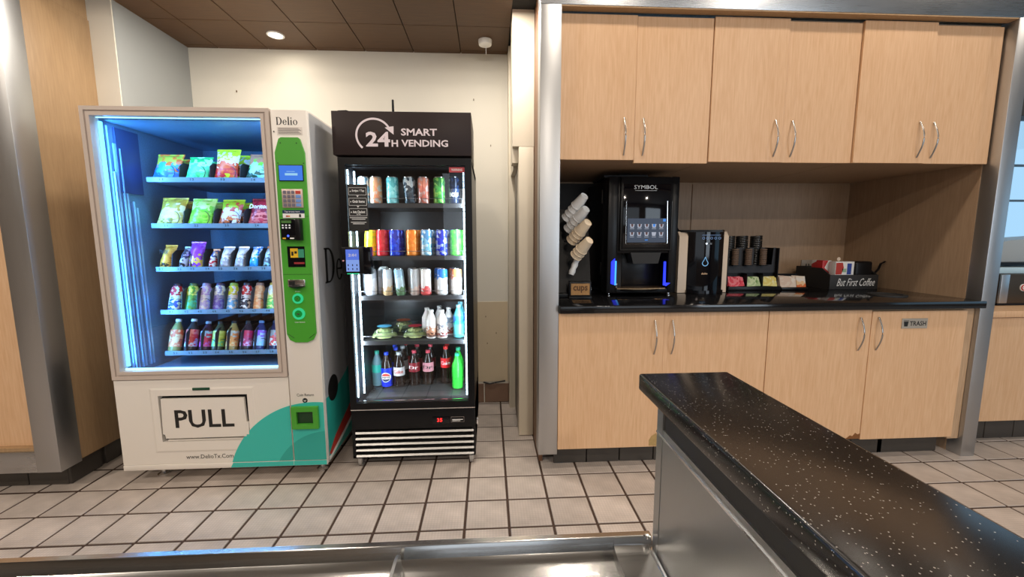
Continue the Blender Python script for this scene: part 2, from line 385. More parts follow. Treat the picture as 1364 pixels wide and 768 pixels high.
# right alcove: jambs around an opening
b = B(CREAM); b.box(0.148, 0.30, 3.02, YB, 0, CZ+0.02); b.box(0.163, 0.29, 2.72, 3.02, 1.72, CZ+0.02); b.box(0.205, 0.29, 2.70, 3.02, 0.03, 1.72)
b.box(0.186, 0.278, 2.56, 2.70, 0.005, 1.83, 0.004); b.box(0.150, 0.278, 2.56, 2.72, 1.83, 3.1); b.box(0.150, 0.186, 2.60, 2.72, 1.74, 1.83)
b.m(plain('grey_reveal', srgb(150, 142, 132), 0.6)).box(0.188, 0.204, 2.70, 2.98, 0.03, 1.72)
b.m(DARK).box(0.280, 0.36, 2.62, 2.68, 0, 3.1)
struct('wall_right', b, 'cream painted jamb wall right of the alcove', 'wall')
b = B(wood('dark_brown_strip', srgb(120, 84, 58), srgb(92, 62, 42))); b.box(0.280, 0.300, 2.25, 2.60, 0.0, 3.1)
struct('trim_1', b, 'narrow brown wooden strip behind the steel post', 'trim')
# alcove ceiling of brown panels
b = B(DARK); b.box(XL-0.1, 0.36, 2.14, YB, CZ+0.008, CZ+0.05)
ceil = struct('ceiling', b, 'brown wood panel ceiling of the alcove', 'ceiling')
xs = [-2.05, -1.842, -1.511, -1.18, -0.848, -0.514, -0.183, 0.148]
xf = [-2.05, -1.842, -1.518, -1.19, -0.84, -0.51, -0.183, 0.148]
for i in range(7):
    for (y0, y1) in ((2.15, 2.452), (2.455, 2.752), (2.755, 3.09), (3.093, 3.138)):
        part('ceiling_panel', B(CEILWOOD).box(xs[i]+0.0025, xs[i+1]-0.0025, y0, y1, CZ, CZ+0.012, 0.001, 1), ceil)
l = thing('ceiling_light', 'small round lit downlight in the brown alcove ceiling', 'light', (-1.356, 2.92, CZ))
part('lens', B(emit('lamp_lens', (1, 0.93, 0.80, 1), 6)).disc((-1.356, 2.92, CZ-0.003), 0.042, 0.004, 'z'), l, 'glowing lens')
part('trim_ring', B(WHITE).ring((-1.356, 2.92, CZ-0.003), 0.042, 0.052, 0.007, 'z'), l)
l = thing('smoke_detector', 'round white smoke detector on the alcove ceiling at right', 'detector', (-0.01, 2.93, CZ))
part('housing', B(WHITE).lathe([(0.03, -0.035), (0.042, -0.03), (0.045, -0.012), (0.045, 0)], -0.01, 2.93, CZ, 24), l)
part('test_cord', B(WHITE).tube([(-0.005, 2.93, CZ-0.03), (-0.005, 2.93, CZ-0.09)], 0.0015, 5), l)
# main room: ceiling, far walls, windows (mostly outside the frame)
b = B(plain('room_ceiling_paint', srgb(150, 145, 138), 0.8)); b.box(-5, 8, -5, 5, 3.2, 3.3)
struct('ceiling_main', b, 'high white ceiling of the room in front', 'ceiling')
b = B(WHITEWALL); b.box(-5, 0.30, 2.15, 2.22, CZ+0.02, 3.2)
b.box(0.30, 2.9, 2.30, 2.4, 2.60, 3.2)
struct('wall_upper', b, 'upper wall over the alcove', 'wall')
RW = plain('room_wall_paint', srgb(120, 108, 96), 0.7)
b = B(RW); b.box(-5, 8, -5.1, -5.0, 0, 3.2); b.box(-5.1, -5.0, -5, 5, 0, 3.2)
b.box(8.0, 8.1, -5, -1.6, 0, 3.2); b.box(8, 8.1, -1.6, 4.6, 0, 0.8); b.box(8, 8.1, -1.6, 4.6, 2.6, 3.2); b.box(8, 8.1, 4.6, 5, 0, 3.2)
b.box(-2.55, -5, 2.62, 2.7, 0, 3.2)
b.box(2.9, 4.35, 4.9, 5.0, 0, 3.2); b.box(4.35, 8, 4.9, 5.0, 0, 1.0); b.box(4.35, 8, 4.9, 5.0, 2.75, 3.2)
struct('wall_room', b, 'plain walls of the room in front of the machines', 'wall')

# ------------------------------------------------------------ left clad block
b = B(MAPLE_DK); b.box(-3.3, -2.185, 2.16, 2.552, 0.12, 2.47)
b.box(-3.3, -2.182, 2.16, 2.552, 2.47, 3.2)
blk = struct('wall_block', b, 'wood and steel clad block left of the snack machine', 'wall')
part('side_panel', B(MAPLE_DK).box(-2.186, -2.175, 2.19, 2.552, 0.128, 2.47, 0.001), blk, 'brown wood side panel')
part('steel_stile', B(STEEL).box(-2.285, -2.170, 2.09, 2.20, 0.115, 3.2, 0.002), blk, 'brushed steel corner')
part('steel_rail', B(STEELH).box(-3.3, -2.2855, 2.092, 2.19, 0.115, 0.225, 0.002), blk, 'brushed steel bottom rail')
part('front_panel', B(MAPLE).box(-3.3, -2.287, 2.125, 2.16, 0.245, 3.1), blk, 'pale wood front panel')
part('base_gap', B(MAPLE_DK).box(-3.3, -2.287, 2.10, 2.16, 0.226, 0.244), blk)
part('kick_core', B(TOETILE).box(-3.3, -2.225, 2.185, 2.552, 0.0, 0.12), blk)
for x in (-2.42, -2.62, -2.82, -3.02):
    part('kick_tile', B(TOETILE).box(x, x+0.195, 2.172, 2.186, 0.002, 0.115, 0.002, 1), blk)
for y in (2.175, 2.375):
    part('kick_tile', B(TOETILE).box(-2.226, -2.212, y, y+0.175, 0.002, 0.115, 0.002, 1), blk)

# ------------------------------------------------------------ steel portal frame around the niche
b = B(STEEL); b.box(0.264, 0.368, 2.15, 2.25, 0.092, 2.414, 0.002)
pf = struct('trim_2', b, 'brushed steel frame around the coffee niche', 'trim')
part('post', B(STEEL).box(2.767, 2.852, 2.15, 2.232, 0.0, 2.414, 0.002), pf, 'right steel post')
part('band', B(STEELH).box(0.262, 2.86, 2.15, 2.24, 2.4145, 2.95, 0.002), pf, 'steel band over the cabinets')
part('soffit', B(MAPLE_DK).box(0.37, 2.765, 2.152, 2.20, 2.408, 2.414), pf)

# ------------------------------------------------------------ niche shell
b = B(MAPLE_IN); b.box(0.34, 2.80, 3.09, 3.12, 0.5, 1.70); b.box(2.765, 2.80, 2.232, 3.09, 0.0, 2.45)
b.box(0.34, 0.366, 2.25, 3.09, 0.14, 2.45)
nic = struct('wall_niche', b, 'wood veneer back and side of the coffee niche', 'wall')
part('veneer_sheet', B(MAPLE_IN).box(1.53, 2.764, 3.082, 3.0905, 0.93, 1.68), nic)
part('niche_shade_sheet', B(plain('niche_shade_grey', srgb(52, 50, 49), 0.5)).box(0.367, 1.10, 3.080, 3.0905, 0.93, 1.68), nic, 'dark sheet standing in for shade')  # dark sheet stands in for shade behind the coffee machine and cups
part('outlet_plate', B(plain('grey_outlet', srgb(150, 140, 128), 0.4)).box(2.42, 2.56, 3.074, 3.082, 1.03, 1.11, 0.002).m(INK).box(2.455, 2.462, 3.072, 3.074, 1.06, 1.08).box(2.475, 2.482, 3.072, 3.074, 1.06, 1.08).box(2.51, 2.517, 3.072, 3.074, 1.06, 1.08), nic, 'grey double power outlet')
# ------------------------------------------------------------ upper cabinets
def bow_handle(x, z0, z1, y):
    b = B(NICKEL); n = 14; zc = (z0+z1)/2
    pts = [(x, y-0.004-0.030*cos((i/n-0.5)*pi), z0+(z1-z0)*i/n) for i in range(n+1)]
    b.tube(pts, 0.0042, 8, sq=(1.0, 0.7)); return b
ub = [(0.372, 0.764), (0.766, 1.163), (1.168, 1.567), (1.569, 1.964), (1.969, 2.373), (2.375, 2.758)]
dy = [0.0, 0.004, 0.0, 0.006, -0.004, 0.006]; dz = [0.006, -0.008, 0, 0, 0, 0]; tops = [2.398, 2.395, 2.402, 2.392, 2.402, 2.392]
ulab = ['upper maple cabinet at the left, above the cup rack and coffee machine', 'middle upper maple cabinet above the water dispenser', 'upper maple cabinet at the right end beside the steel post']
for k in range(3):
    x0, x1 = ub[2*k][0], ub[2*k+1][1]
    t = thing('upper_cabinet', ulab[k], 'cabinet', ((x0+x1)/2, 2.64, 1.68), 'upper cabinets over the coffee niche')
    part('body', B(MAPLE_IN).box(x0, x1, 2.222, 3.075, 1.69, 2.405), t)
    for j in range(2):
        a, c = ub[2*k+j]; i = 2*k+j
        d = part('door', B(MAPLE).box(a, c, 2.198+dy[i], 2.217+dy[i], 1.683+dz[i], tops[i], 0.001, 1), t)
        hx = (0.708, 0.810, 1.520, 1.618, 2.326, 2.416)[i]
        part('handle', bow_handle(hx, 1.712, 1.90, 2.198+dy[i]), d, 'bowed satin metal handle')
# ------------------------------------------------------------ base cabinets
lb = [(0.370, 0.944), (0.946, 1.532), (1.536, 2.128), (2.130, 2.692)]
blab = ['left maple base cabinet under the coffee machine', 'right maple base cabinet marked for trash']
for k in range(2):
    x0, x1 = lb[2*k][0], lb[2*k+1][1]
    t = thing('base_cabinet', blab[k], 'cabinet', ((x0+x1)/2, 2.6, 0.0), 'base cabinets under the black worktop')
    part('body', B(MAPLE_DK).box(x0, x1, 2.172, 3.07, 0.13, 0.885), t)
    part('kick_board', B(DARK).box(x0+(0.0 if k else 0.01), x1 if k == 0 else 2.66, 2.235, 2.30, 0.0, 0.13), t)
    xs_ = [0.36, 0.545, 0.745, 0.945, 1.145, 1.345] if k == 0 else [1.545, 1.745, 1.945, 2.145, 2.31, 2.50]
    for q in xs_:
        w = min(0.195, (x1 if k == 0 else 2.69)-q-0.002)
        part('kick_tile', B(TOETILE).box(q, q+w, 2.218, 2.234, 0.002, 0.125, 0.002, 1), t)
    for j in range(2):
        i = 2*k+j; a, c = lb[i]
        d = part('door', B(MAPLE).box(a, c, 2.149+(0, 0.004, 0.003, 0)[i], 2.169+(0, 0.004, 0.003, 0)[i], (0.121, 0.124, 0.128, 0.124)[i], (0.884, 0.882, 0.882, 0.874)[i], 0.001, 1), t)
        hx = (0.893, 0.990, 2.060, 2.165)[i]
        part('handle', bow_handle(hx, 0.655, 0.842, 2.149), d, 'bowed satin metal handle')
        if i == 0: part('chip', B(plain('chipped_board', srgb(176, 148, 96), 0.8, noise=0.3, nscale=60)).poly([(0.885, 0.128), (0.93, 0.126), (0.935, 0.155), (0.925, 0.20), (0.90, 0.185), (0.885, 0.16)], 2.1475, 2.1495), d, 'patched chip in the veneer')
        if i == 2: part('chip', B(plain('bare_board', srgb(130, 84, 44), 0.9, noise=0.3, nscale=60)).poly([(2.04, 0.129), (2.128, 0.129), (2.128, 0.16), (2.115, 0.155), (2.10, 0.165), (2.085, 0.145), (2.07, 0.15), (2.055, 0.138)], 2.1505, 2.1525), d, 'chipped bare corner')
        if i == 3:
            s = B(plain('sign_plate', srgb(176, 170, 160), 0.4, 0.3)); s.box(2.304, 2.457, 2.1455, 2.149, 0.775, 0.832, 0.001, 1)
            s.m(INK); put_text(s, 'TRASH', 2.35, 2.447, 0.79, 0.817, 2.1452, 0.02)
            s.poly([(2.318, 0.787), (2.338, 0.787), (2.342, 0.815), (2.314, 0.815)], 2.1450, 2.1454); s.box(2.312, 2.344, 2.1450, 2.1454, 0.818, 0.821)
            part('trash_sign', s, d, 'grey sign with black bin symbol and the word TRASH')
part('floor_reflection_strip', B(wood('floor_reflection_beige', srgb(200, 170, 138), srgb(176, 146, 116))).box(2.697, 2.765, 2.175, 2.19, 0.10, 0.886), nic)  # wood-toned strip stands in for the light floor mirrored in the steel return
# ------------------------------------------------------------ worktop
t = thing('worktop', 'glossy black stone worktop of the coffee niche', 'counter', (1.57, 2.6, 0.888))
part('slab', B(QBLACK).box(0.37, 2.765, 2.12, 3.08, 0.888, 0.929, 0.004, 2), t)
part('trash_ring', B(BLACKM).ring((2.46, 2.40, 0.931), 0.075, 0.095, 0.006, 'z', 32), t, 'round black trash chute ring')
part('trash_hole', B(DARK).disc((2.46, 2.40, 0.9297), 0.075, 0.001, 'z', 32), t)

# ------------------------------------------------------------ snack vending machine
VX0, VX1, VXC, VY, VZ0, VZ1 = -1.92, -0.877, -1.05, 2.15, 0.078, 1.905
vm = thing('vending_machine', 'white snack vending machine with a blue-lit window and green payment panel', 'vending machine', (-1.4, 2.55, 0))
b = B(WHITEP)
b.box(VX0, VX0+0.035, 2.19, 3.0, VZ0, VZ1); b.box(VX0, VX1, 2.96, 3.0, VZ0, VZ1); b.box(VX0, VX1, 2.19, 2.96, VZ1-0.03, VZ1)
b.box(VX0, VXC, 2.19, 2.96, VZ0, 0.56); b.box(-1.06, VX1, 2.16, 2.96, VZ0, VZ1-0.001, 0.002)
part('cabinet', b, vm)
BLUEIN = plain('blue_grey_liner', srgb(95, 130, 160), 0.4, 0.2, noise=0.35, nscale=140)
b = B(BLUEIN); b.box(-1.885, -1.062, 2.93, 2.955, 0.565, 1.87); b.box(-1.885, -1.062, 2.2, 2.93, 0.561, 0.575); b.box(-1.885, -1.062, 2.2, 2.93, 1.86, 1.874)
b.box(-1.885, -1.878, 2.2, 2.93, 0.575, 1.86); b.box(-1.068, -1.062, 2.2, 2.93, 0.575, 1.86)
part('liner', b, vm, 'blue grey interior liner')
# door frame round the glass, mitred stepped profile
def frame(b, x0, x1, z0, z1, w, y0, y1):
    b.poly([(x0, z0), (x1, z0), (x1-w, z0+w), (x0+w, z0+w)], y0, y1); b.poly([(x0, z1), (x1, z1), (x1-w, z1-w), (x0+w, z1-w)], y0, y1)
    b.poly([(x0, z0), (x0+w, z0+w), (x0+w, z1-w), (x0, z1)], y0, y1); b.poly([(x1, z0), (x1-w, z0+w), (x1-w, z1-w), (x1, z1)], y0, y1)
b = B(FRAMEP); frame(b, -1.92, -1.053, 0.571, 1.908, 0.018, 2.143, 2.19); frame(b, -1.902, -1.071, 0.589, 1.890, 0.008, 2.150, 2.19); frame(b, -1.894, -1.079, 0.597, 1.882, 0.016, 2.144, 2.19)
part('door_frame', b, vm, 'beige grey metal window frame')
part('window_glass', B(PANE).box(-1.88, -1.09, 2.168, 2.172, 0.61, 1.870), vm)
for z0, z1 in ((0.613, 0.623), (1.863, 1.867)): part('edge_light', B(emit('cyan_led', (0.35, 0.75, 1.0, 1), 3.5)).box(-1.876, -1.094, 2.176, 2.182, z0, z1), vm, 'thin lit edge of the window')
part('light_strip', B(emit('cyan_led2', (0.12, 0.52, 1.0, 1), 5.0)).box(-1.876, -1.868, 2.185, 2.200, 0.63, 1.85), vm, 'bright cyan light strip')
RIB = plain('rib_metal', srgb(150, 190, 225), 0.3, 0.4)
for i, (yy, w, z1) in enumerate(((2.215, 0.008, 1.84), (2.232, 0.006, 1.62), (2.248, 0.012, 1.76), (2.275, 0.006, 1.74), (2.292, 0.012, 1.70), (2.325, 0.008, 1.48), (2.345, 0.012, 1.45))):
    part('rack_rail', B(RIB).box(-1.876, -1.868+0.004*(i % 2), yy, yy+w, 0.60, z1), vm)
b = B(plain('dark_blue_plate', srgb(40, 60, 100), 0.4)); b.box(-1.876, -1.866, 2.26, 2.40, 1.52, 1.84)
part('lock_plate', b, vm)
# lower front with delivery flap
b = B(WHITEP); b.box(-1.92, -1.711, 2.150, 2.19, 0.108, 0.566); b.box(-1.266, -1.053, 2.150, 2.19, 0.108, 0.566); b.box(-1.711, -1.266, 2.150, 2.19, 0.481, 0.566); b.box(-1.711, -1.266, 2.150, 2.19, 0.108, 0.231)
o4 = [(-1.752, 0.172), (-1.228, 0.172), (-1.228, 0.523), (-1.752, 0.523)]; i4 = [(-1.711, 0.231), (-1.266, 0.231), (-1.266, 0.481), (-1.711, 0.481)]
m4 = [(-1.742, 0.182), (-1.238, 0.182), (-1.238, 0.513), (-1.742, 0.513)]
for i in range(4):
    j = (i+1) % 4
    b.quad((o4[i][0], 2.1498, o4[i][1]), (o4[j][0], 2.1498, o4[j][1]), (m4[j][0], 2.1472, m4[j][1]), (m4[i][0], 2.1472, m4[i][1]))
    b.quad((m4[i][0], 2.1472, m4[i][1]), (m4[j][0], 2.1472, m4[j][1]), (i4[j][0], 2.1478, i4[j][1]), (i4[i][0], 2.1478, i4[i][1]))
b.m(plain('dark_green_badge', srgb(20, 70, 48), 0.4)).box(-1.534, -1.449, 2.143, 2.150, 0.508, 0.522, 0.002)
b.m(DARK).box(-1.712, -1.265, 2.175, 2.19, 0.231, 0.481)
part('lower_panel', b, vm)
b = B(WHITEP); b.poly([(-1.697, 0.465), (-1.283, 0.463), (-1.278, 0.33), (-1.268, 0.325), (-1.270, 0.262), (-1.283, 0.262), (-1.284, 0.252), (-1.690, 0.250), (-1.694, 0.272), (-1.703, 0.275)], 2.146, 2.160)
b.box(-1.685, -1.29, 2.152, 2.165, 0.233, 0.241)
b.m(INK); put_text(b, 'PULL', -1.636, -1.340, 0.306, 0.404, 2.1455, 0.018)
part('delivery_flap', b, vm, 'white flap lettered PULL in black')
b = B(INK); put_text(b, 'www.DelioTx.Com', -1.602, -1.362, 0.133, 0.156, 2.1495, 0.004); part('web_lettering', b, vm, 'black web address lettering')
b = B(WHITEP); b.box(-1.92, VX1, 2.146, 2.20, 0.078, 0.106, 0.002); part('bottom_rail', b, vm)
# teal circle graphics clipped to each panel
def arc_plate(b, cx, cz, r, x0, x1, z0, y0, y1, ztop=9):
    n = 26; xa = max(x0, cx-math.sqrt(max(0, r*r-(z0-cz)**2))); pts = [(x1, z0), (xa, z0)]
    for i in range(n+1):
        x = xa+(x1-xa)*i/n; d = r*r-(x-cx)**2
        if d > 0: pts.append((x, min(ztop, max(z0+0.0005, cz+math.sqrt(d)))))
    b.poly(pts, y0, y1)
b = B(TEAL); arc_plate(b, -0.93, -0.03, 0.46, -1.6, -1.054, 0.109, 2.1466, 2.150); arc_plate(b, -0.93, -0.03, 0.46, -1.6, -1.052, 0.080, 2.1450, 2.1458, 0.105)
b.m(TEAL2); arc_plate(b, -0.86, -0.03, 0.30, -1.6, -1.054, 0.109, 2.1460, 2.1466)
part('teal_graphic', b, vm, 'teal circle printed on the lower front')
# payment column
b = B(WHITEP); b.box(-1.047, VX1, 2.146, 2.162, 0.108, 1.903, 0.003)
col = part('payment_column', b, vm)
b = B(TEAL); arc_plate(b, -0.93, -0.03, 0.46, -1.045, -0.879, 0.109, 2.1448, 2.146); arc_plate(b, -0.93, -0.03, 0.46, -1.05, -0.879, 0.080, 2.1450, 2.1458, 0.105)
b.m(TEAL2); arc_plate(b, -0.86, -0.03, 0.30, -1.045, -0.879, 0.109, 2.1440, 2.1448)
part('teal_graphic', b, col)
b = B(INK); didone(b, -1.022, 1.832, 0.036, 2.1455); part('brand_lettering', b, col, 'black serif name at the top')
b = B(plain('notice_sticker', srgb(222, 214, 206), 0.5)); b.box(-1.02, -0.90, 2.145, 2.146, 1.785, 1.822)
b.m(plain('grey_print', srgb(120, 112, 108), 0.5))
for i in range(6): b.box(-1.014, -0.906-(i % 3)*0.006, 2.1445, 2.145, 1.790+i*0.005, 1.7922+i*0.005)
part('notice_sticker', b, col)
b = B(GREENP); pts = [(-1.034, 1.70), (-1.012, 1.765), (-1.0, 1.772), (-0.92, 1.772), (-0.912, 1.765), (-0.893, 1.70), (-0.890, 0.80), (-0.905, 0.768), (-0.935, 0.755), (-0.995, 0.755), (-1.022, 0.768), (-1.036, 0.80)]
b.poly(pts, 2.136, 2.147); b.m(plain('dark_green_seam', srgb(30, 80, 20), 0.6))
b.box(-1.033, -0.892, 2.1355, 2.1362, 1.393, 1.395); b.box(-1.034, -0.892, 2.1355, 2.1362, 1.105, 1.107); b.tube([(-1.03, 2.136, 0.80), (-1.0, 2.136, 0.778)], 0.0015, 5); b.tube([(-0.895, 2.136, 0.80), (-0.925, 2.136, 0.778)], 0.0015, 5)
for x, z in ((-1.004, 1.745), (-0.928, 1.745), (-1.022, 1.65), (-0.90, 1.65)): b.disc((x, 2.1358, z), 0.003, 0.002)
part('green_panel', b, col, 'green payment panel')
b = B(BLACK).box(-1.020, -0.903, 2.132, 2.137, 1.564, 1.642, 0.001); b.m(emit('blue_screen', (0.02, 0.22, 1.0, 1), 1.1)).box(-1.017, -0.906, 2.1312, 2.133, 1.568, 1.638)
b.m(emit('pale_screen_bar', (0.35, 0.7, 1.0, 1), 1.2)).box(-0.99, -0.93, 2.1305, 2.1315, 1.591, 1.602).box(-0.982, -0.942, 2.1305, 2.1315, 1.609, 1.611)
part('screen', b, col, 'small blue display')
b = B(plain('keypad_plate', srgb(200, 180, 172), 0.35, 0.4)); b.box(-1.012, -0.912, 2.131, 2.137, 1.436, 1.526, 0.001)
for r in range(4):
    for c in range(4):
        x = -1.005+c*0.020; w = 0.014 if c < 3 else 0.024
        b.m((REDP if r == 0 else plain('blue_key', srgb(110, 150, 215), 0.4)) if c == 3 else plain('grey_key', srgb(128, 124, 140), 0.3, 0.3)).box(x, x+w, 2.128, 2.1315, 1.503-r*0.0205, 1.518-r*0.0205, 0.001, 1)
part('keypad', b, col, 'metal number keypad')
b = B(WHITE).box(-1.013, -0.910, 2.130, 2.137, 1.386, 1.408).m(plain('navy_print', srgb(16, 40, 84), 0.4)).box(-1.013, -0.910, 2.129, 2.137, 1.409, 1.424)
b.m(REDP).box(-0.998, -0.986, 2.1295, 2.1301, 1.391, 1.398).m(plain('orange_print', srgb(230, 140, 40), 0.4)).box(-0.987, -0.978, 2.1295, 2.1301, 1.391, 1.398).m(INK).box(-0.935, -0.925, 2.1295, 2.1301, 1.39, 1.404)
b.m(WHITE); put_text(b, 'Tap to pay here', -1.003, -0.93, 1.412, 1.420, 2.1285, 0.01)
part('payment_sticker', b, col)
b = B(BLACKG).box(-1.018, -0.925, 2.108, 2.137, 1.278, 1.380, 0.003); b.m(BLACK).box(-0.945, -0.922, 2.100, 2.137, 1.276, 1.380, 0.002)
b.m(emit('green_lcd', (0.08, 0.3, 0.02, 1), 0.5)).box(-1.012, -0.965, 2.107, 2.109, 1.360, 1.373)
b.m(emit('white_dots', (1, 0.95, 0.9, 1), 0.9))
for r in range(2):
    for c in range(3): b.box(-1.010+c*0.016, -1.002+c*0.016, 2.107, 2.109, 1.334+r*0.012, 1.341+r*0.012)
b.m(emit('blue_dot', (0.05, 0.12, 1, 1), 3)).disc((-0.983, 2.107, 1.298), 0.005, 0.002).m(plain('yellow_print', srgb(236, 190, 40), 0.4)).box(-1.010, -0.995, 2.107, 2.109, 1.283, 1.289).m(WHITE).box(-0.975, -0.955, 2.107, 2.109, 1.283, 1.289)
part('card_reader', b, col, 'black card reader with green display')
b = B(BLACKG).box(-1.005, -0.921, 2.134, 2.137, 1.143, 1.246); b.m(plain('yellow_print', srgb(236, 190, 40), 0.4)).box(-0.99, -0.953, 2.132, 2.135, 1.190, 1.236).m(plain('green_sticker', srgb(60, 150, 120), 0.4)).box(-0.952, -0.924, 2.132, 2.135, 1.190, 1.232)
b.m(INK).box(-0.985, -0.975, 2.1315, 2.1325, 1.2, 1.22).box(-0.97, -0.958, 2.1315, 2.1325, 1.21, 1.222); b.m(emit('red_glow', (1, 0.01, 0.02, 1), 0.35)).box(-0.975, -0.925, 2.132, 2.135, 1.158, 1.167)
part('bill_slot', b, col, 'black banknote slot with yellow sticker')
b = B(CHROME).box(-1.010, -0.925, 2.126, 2.137, 1.045, 1.080, 0.002); b.m(INK).box(-1.004, -0.975, 2.1252, 2.127, 1.052, 1.073).m(BLACK).lathe([(0.001, -0.012), (0.035, 0.0), (0.040, 0.006)], -0.966, 2.133, 1.042, 16)
part('coin_slot', b, col, 'chrome coin slot')
GLOW = emit('green_glow', (0.02, 0.9, 0.35, 1), 0.9)
for z, r in ((0.983, 0.026), (0.905, 0.030)):
    b = B(GLOW).ring((-0.968, 2.132, z), r*0.62, r, 0.008).m(plain('green_button', srgb(20, 150, 60), 0.3)).disc((-0.968, 2.131, z), r*0.6, 0.01)
    if z > 0.95: b.m(GREENP).box(-0.976, -0.960, 2.124, 2.127, z-0.003, z+0.003).box(-0.971, -0.965, 2.124, 2.127, z-0.009, z+0.009)
    else: b.m(CHROME).box(-0.975, -0.961, 2.124, 2.127, z-0.003, z+0.003)
    part('round_button', b, col, 'glowing green ring button')
b = B(WHITE); put_text(b, 'PUSH', -0.98, -0.957, 1.016, 1.021, 2.1355); part('panel_lettering', b, col); b = B(WHITE); put_text(b, 'Coin Return', -0.992, -0.942, 0.858, 0.864, 2.1355, 0.01); part('panel_lettering', b, col)
b = B(GREENP); frame(b, -1.040, -0.904, 0.290, 0.410, 0.026, 2.128, 2.147); b.m(plain('dark_green_cup', srgb(22, 60, 30), 0.4)).box(-1.016, -0.928, 2.142, 2.147, 0.314, 0.386)
part('coin_return', b, col, 'green framed coin return cup')
b = B(INK); put_text(b, 'Coin Return', -1.012, -0.925, 0.463, 0.478, 2.1453, 0.006); b.disc((-0.972, 2.1456, 0.44), 0.013, 0.001, 'y', 20); b.m(WHITE).poly([(-0.978, 0.444), (-0.972, 0.438), (-0.966, 0.444), (-0.966, 0.440), (-0.972, 0.433), (-0.978, 0.440)], 2.1445, 2.1450)
part('coin_return_lettering', b, col)
part('speaker_dot', B(INK).disc((-1.035, 2.144, 1.80), 0.003, 0.002), col)
# side panel graphics (faces +x)
b = B(plain('side_panel_metal', srgb(178, 180, 184), 0.3, 0.2)).box(VX1, VX1+0.003, 2.17, 2.99, 0.085, 1.895)
sd = part('side_panel', b, vm, 'grey side sheet with serif lettering')
b = B(INK); didone(b, 2.254, 1.045, 0.19, VX1+0.0036, 'x'); part('side_lettering', b, sd); part('round_mark', B(INK).disc((VX1+0.0042, 2.275, 0.462), 0.072, 0.0008, 'x', 28), sd)
def side_arc(b, cy, cz, r0, r1, a0, a1, x, n=20):
    o = [(cy+r1*cos(a0+(a1-a0)*i/n), max(0.087, cz+r1*sin(a0+(a1-a0)*i/n))) for i in range(n+1)]
    q = [(cy+r0*cos(a0+(a1-a0)*i/n), max(0.087, cz+r0*sin(a0+(a1-a0)*i/n))) for i in range(n+1)]
    strip(b, [(max(2.172, y), z) for y, z in o], [(max(2.172, y), z) for y, z in q], x, 'x')
def side_plate(b, pts, x): b.poly(pts, VX1+0.003, x, 'yz')
b = B(TEAL2); side_plate(b, [(2.172, 0.087), (2.985, 0.087), (2.985, 0.70), (2.80, 0.61), (2.588, 0.529), (2.45, 0.478), (2.333, 0.448), (2.24, 0.438), (2.172, 0.437)], VX1+0.0032)
b.m(REDP); side_plate(b, [(2.176, 0.125), (2.274, 0.185), (2.40, 0.225), (2.55, 0.277), (2.75, 0.36), (2.985, 0.50), (2.985, 0.30), (2.75, 0.235), (2.533, 0.18), (2.40, 0.15), (2.28, 0.125), (2.20, 0.108)], VX1+0.0034)
b.m(WHITE); side_plate(b, [(2.172, 0.112), (2.20, 0.108), (2.28, 0.125), (2.40, 0.15), (2.533, 0.18), (2.75, 0.235), (2.985, 0.30), (2.985, 0.275), (2.75, 0.21), (2.533, 0.155), (2.40, 0.127), (2.28, 0.103), (2.20, 0.09), (2.172, 0.09)], VX1+0.0036)
part('side_graphic', b, sd)
for x, y in ((-1.80, 2.25), (-0.945, 2.25), (-1.80, 2.9), (-0.945, 2.9)):
    part('leg', B(CHROME).lathe([(0.030, 0), (0.030, 0.006), (0.012, 0.016), (0.012, 0.03), (0.02, 0.032), (0.02, 0.045), (0.010, 0.047), (0.010, 0.08)], x, y, 0.0, 16), vm)
part('power_cord', B(BLACK).tube([(-1.89, 2.2, 1.906), (-1.87, 2.2, 1.914), (-1.84, 2.21, 1.912), (-1.80, 2.3, 1.908)], 0.004, 6), vm)
# shelves, dividers, coils
SH = [1.600, 1.357, 1.122, 0.885, 0.651]; SY = 2.36
TAG = plain('price_tag_strip', srgb(112, 134, 146), 0.3)
ncol = [4, 4, 8, 8, 8]
fx = [[-1.725, -1.567, -1.408, -1.25], [-1.725, -1.567, -1.408, -1.25], [-1.775, -1.677, -1.610, -1.530, -1.462, -1.381, -1.306, -1.232], [-1.745, -1.663, -1.592, -1.515, -1.442, -1.370, -1.300, -1.225], [-1.745, -1.663, -1.585, -1.52, -1.445, -1.370, -1.298, -1.222]]
for k, z in enumerate(SH):
    b = B(plain('shelf_metal', srgb(70, 80, 98), 0.45, 0.3)); b.box(-1.81, -1.095, SY+0.004, 2.9, z-0.014, z-0.008)
    tr = part('tray', b, vm)
    b = B(TAG); b.box(-1.812, -1.093, SY-0.004, SY+0.003, z-0.014, z+0.011)
    for i, x in enumerate(fx[k]):
        b.m(INK); put_text(b, '%d %d' % (k+1, i+1), x-0.022, x-0.002, z-0.006, z+0.006, SY-0.0045, 0.03); b.m(plain('tag_grey', srgb(120, 134, 150), 0.4)).box(x+0.004, x+0.03, SY-0.0048, SY-0.004, z-0.006, z+0.006)
    part('price_strip', b, tr, 'pale strip of price tags')
    n = ncol[k]; w = 0.16 if n == 4 else 0.075; h = 0.095 if k < 2 else (0.10 if k == 2 else 0.125)
    for i, x in enumerate(fx[k]):
        b = B(BLACKM); xd = x+w*0.40; b.poly([(SY+0.012, z-0.008), (2.88, z-0.008), (2.88, z+h), (SY+0.06, z+h), (SY+0.03, z+h*0.8)], xd, xd+0.003, 'yz')
        part('divider', b, tr)
        b = B(plain('coil_wire', srgb(40, 44, 54), 0.35, 0.6)); R = 0.034 if n == 8 else 0.042
        xc = x-0.004; zc = z+R-0.004
        b.tube([(xc+R*sin(a*0.32), SY+0.01+0.0038*a, zc-R*cos(a*0.32)) for a in range(0, 62)], 0.0014, 5)
        part('coil', b, tr)
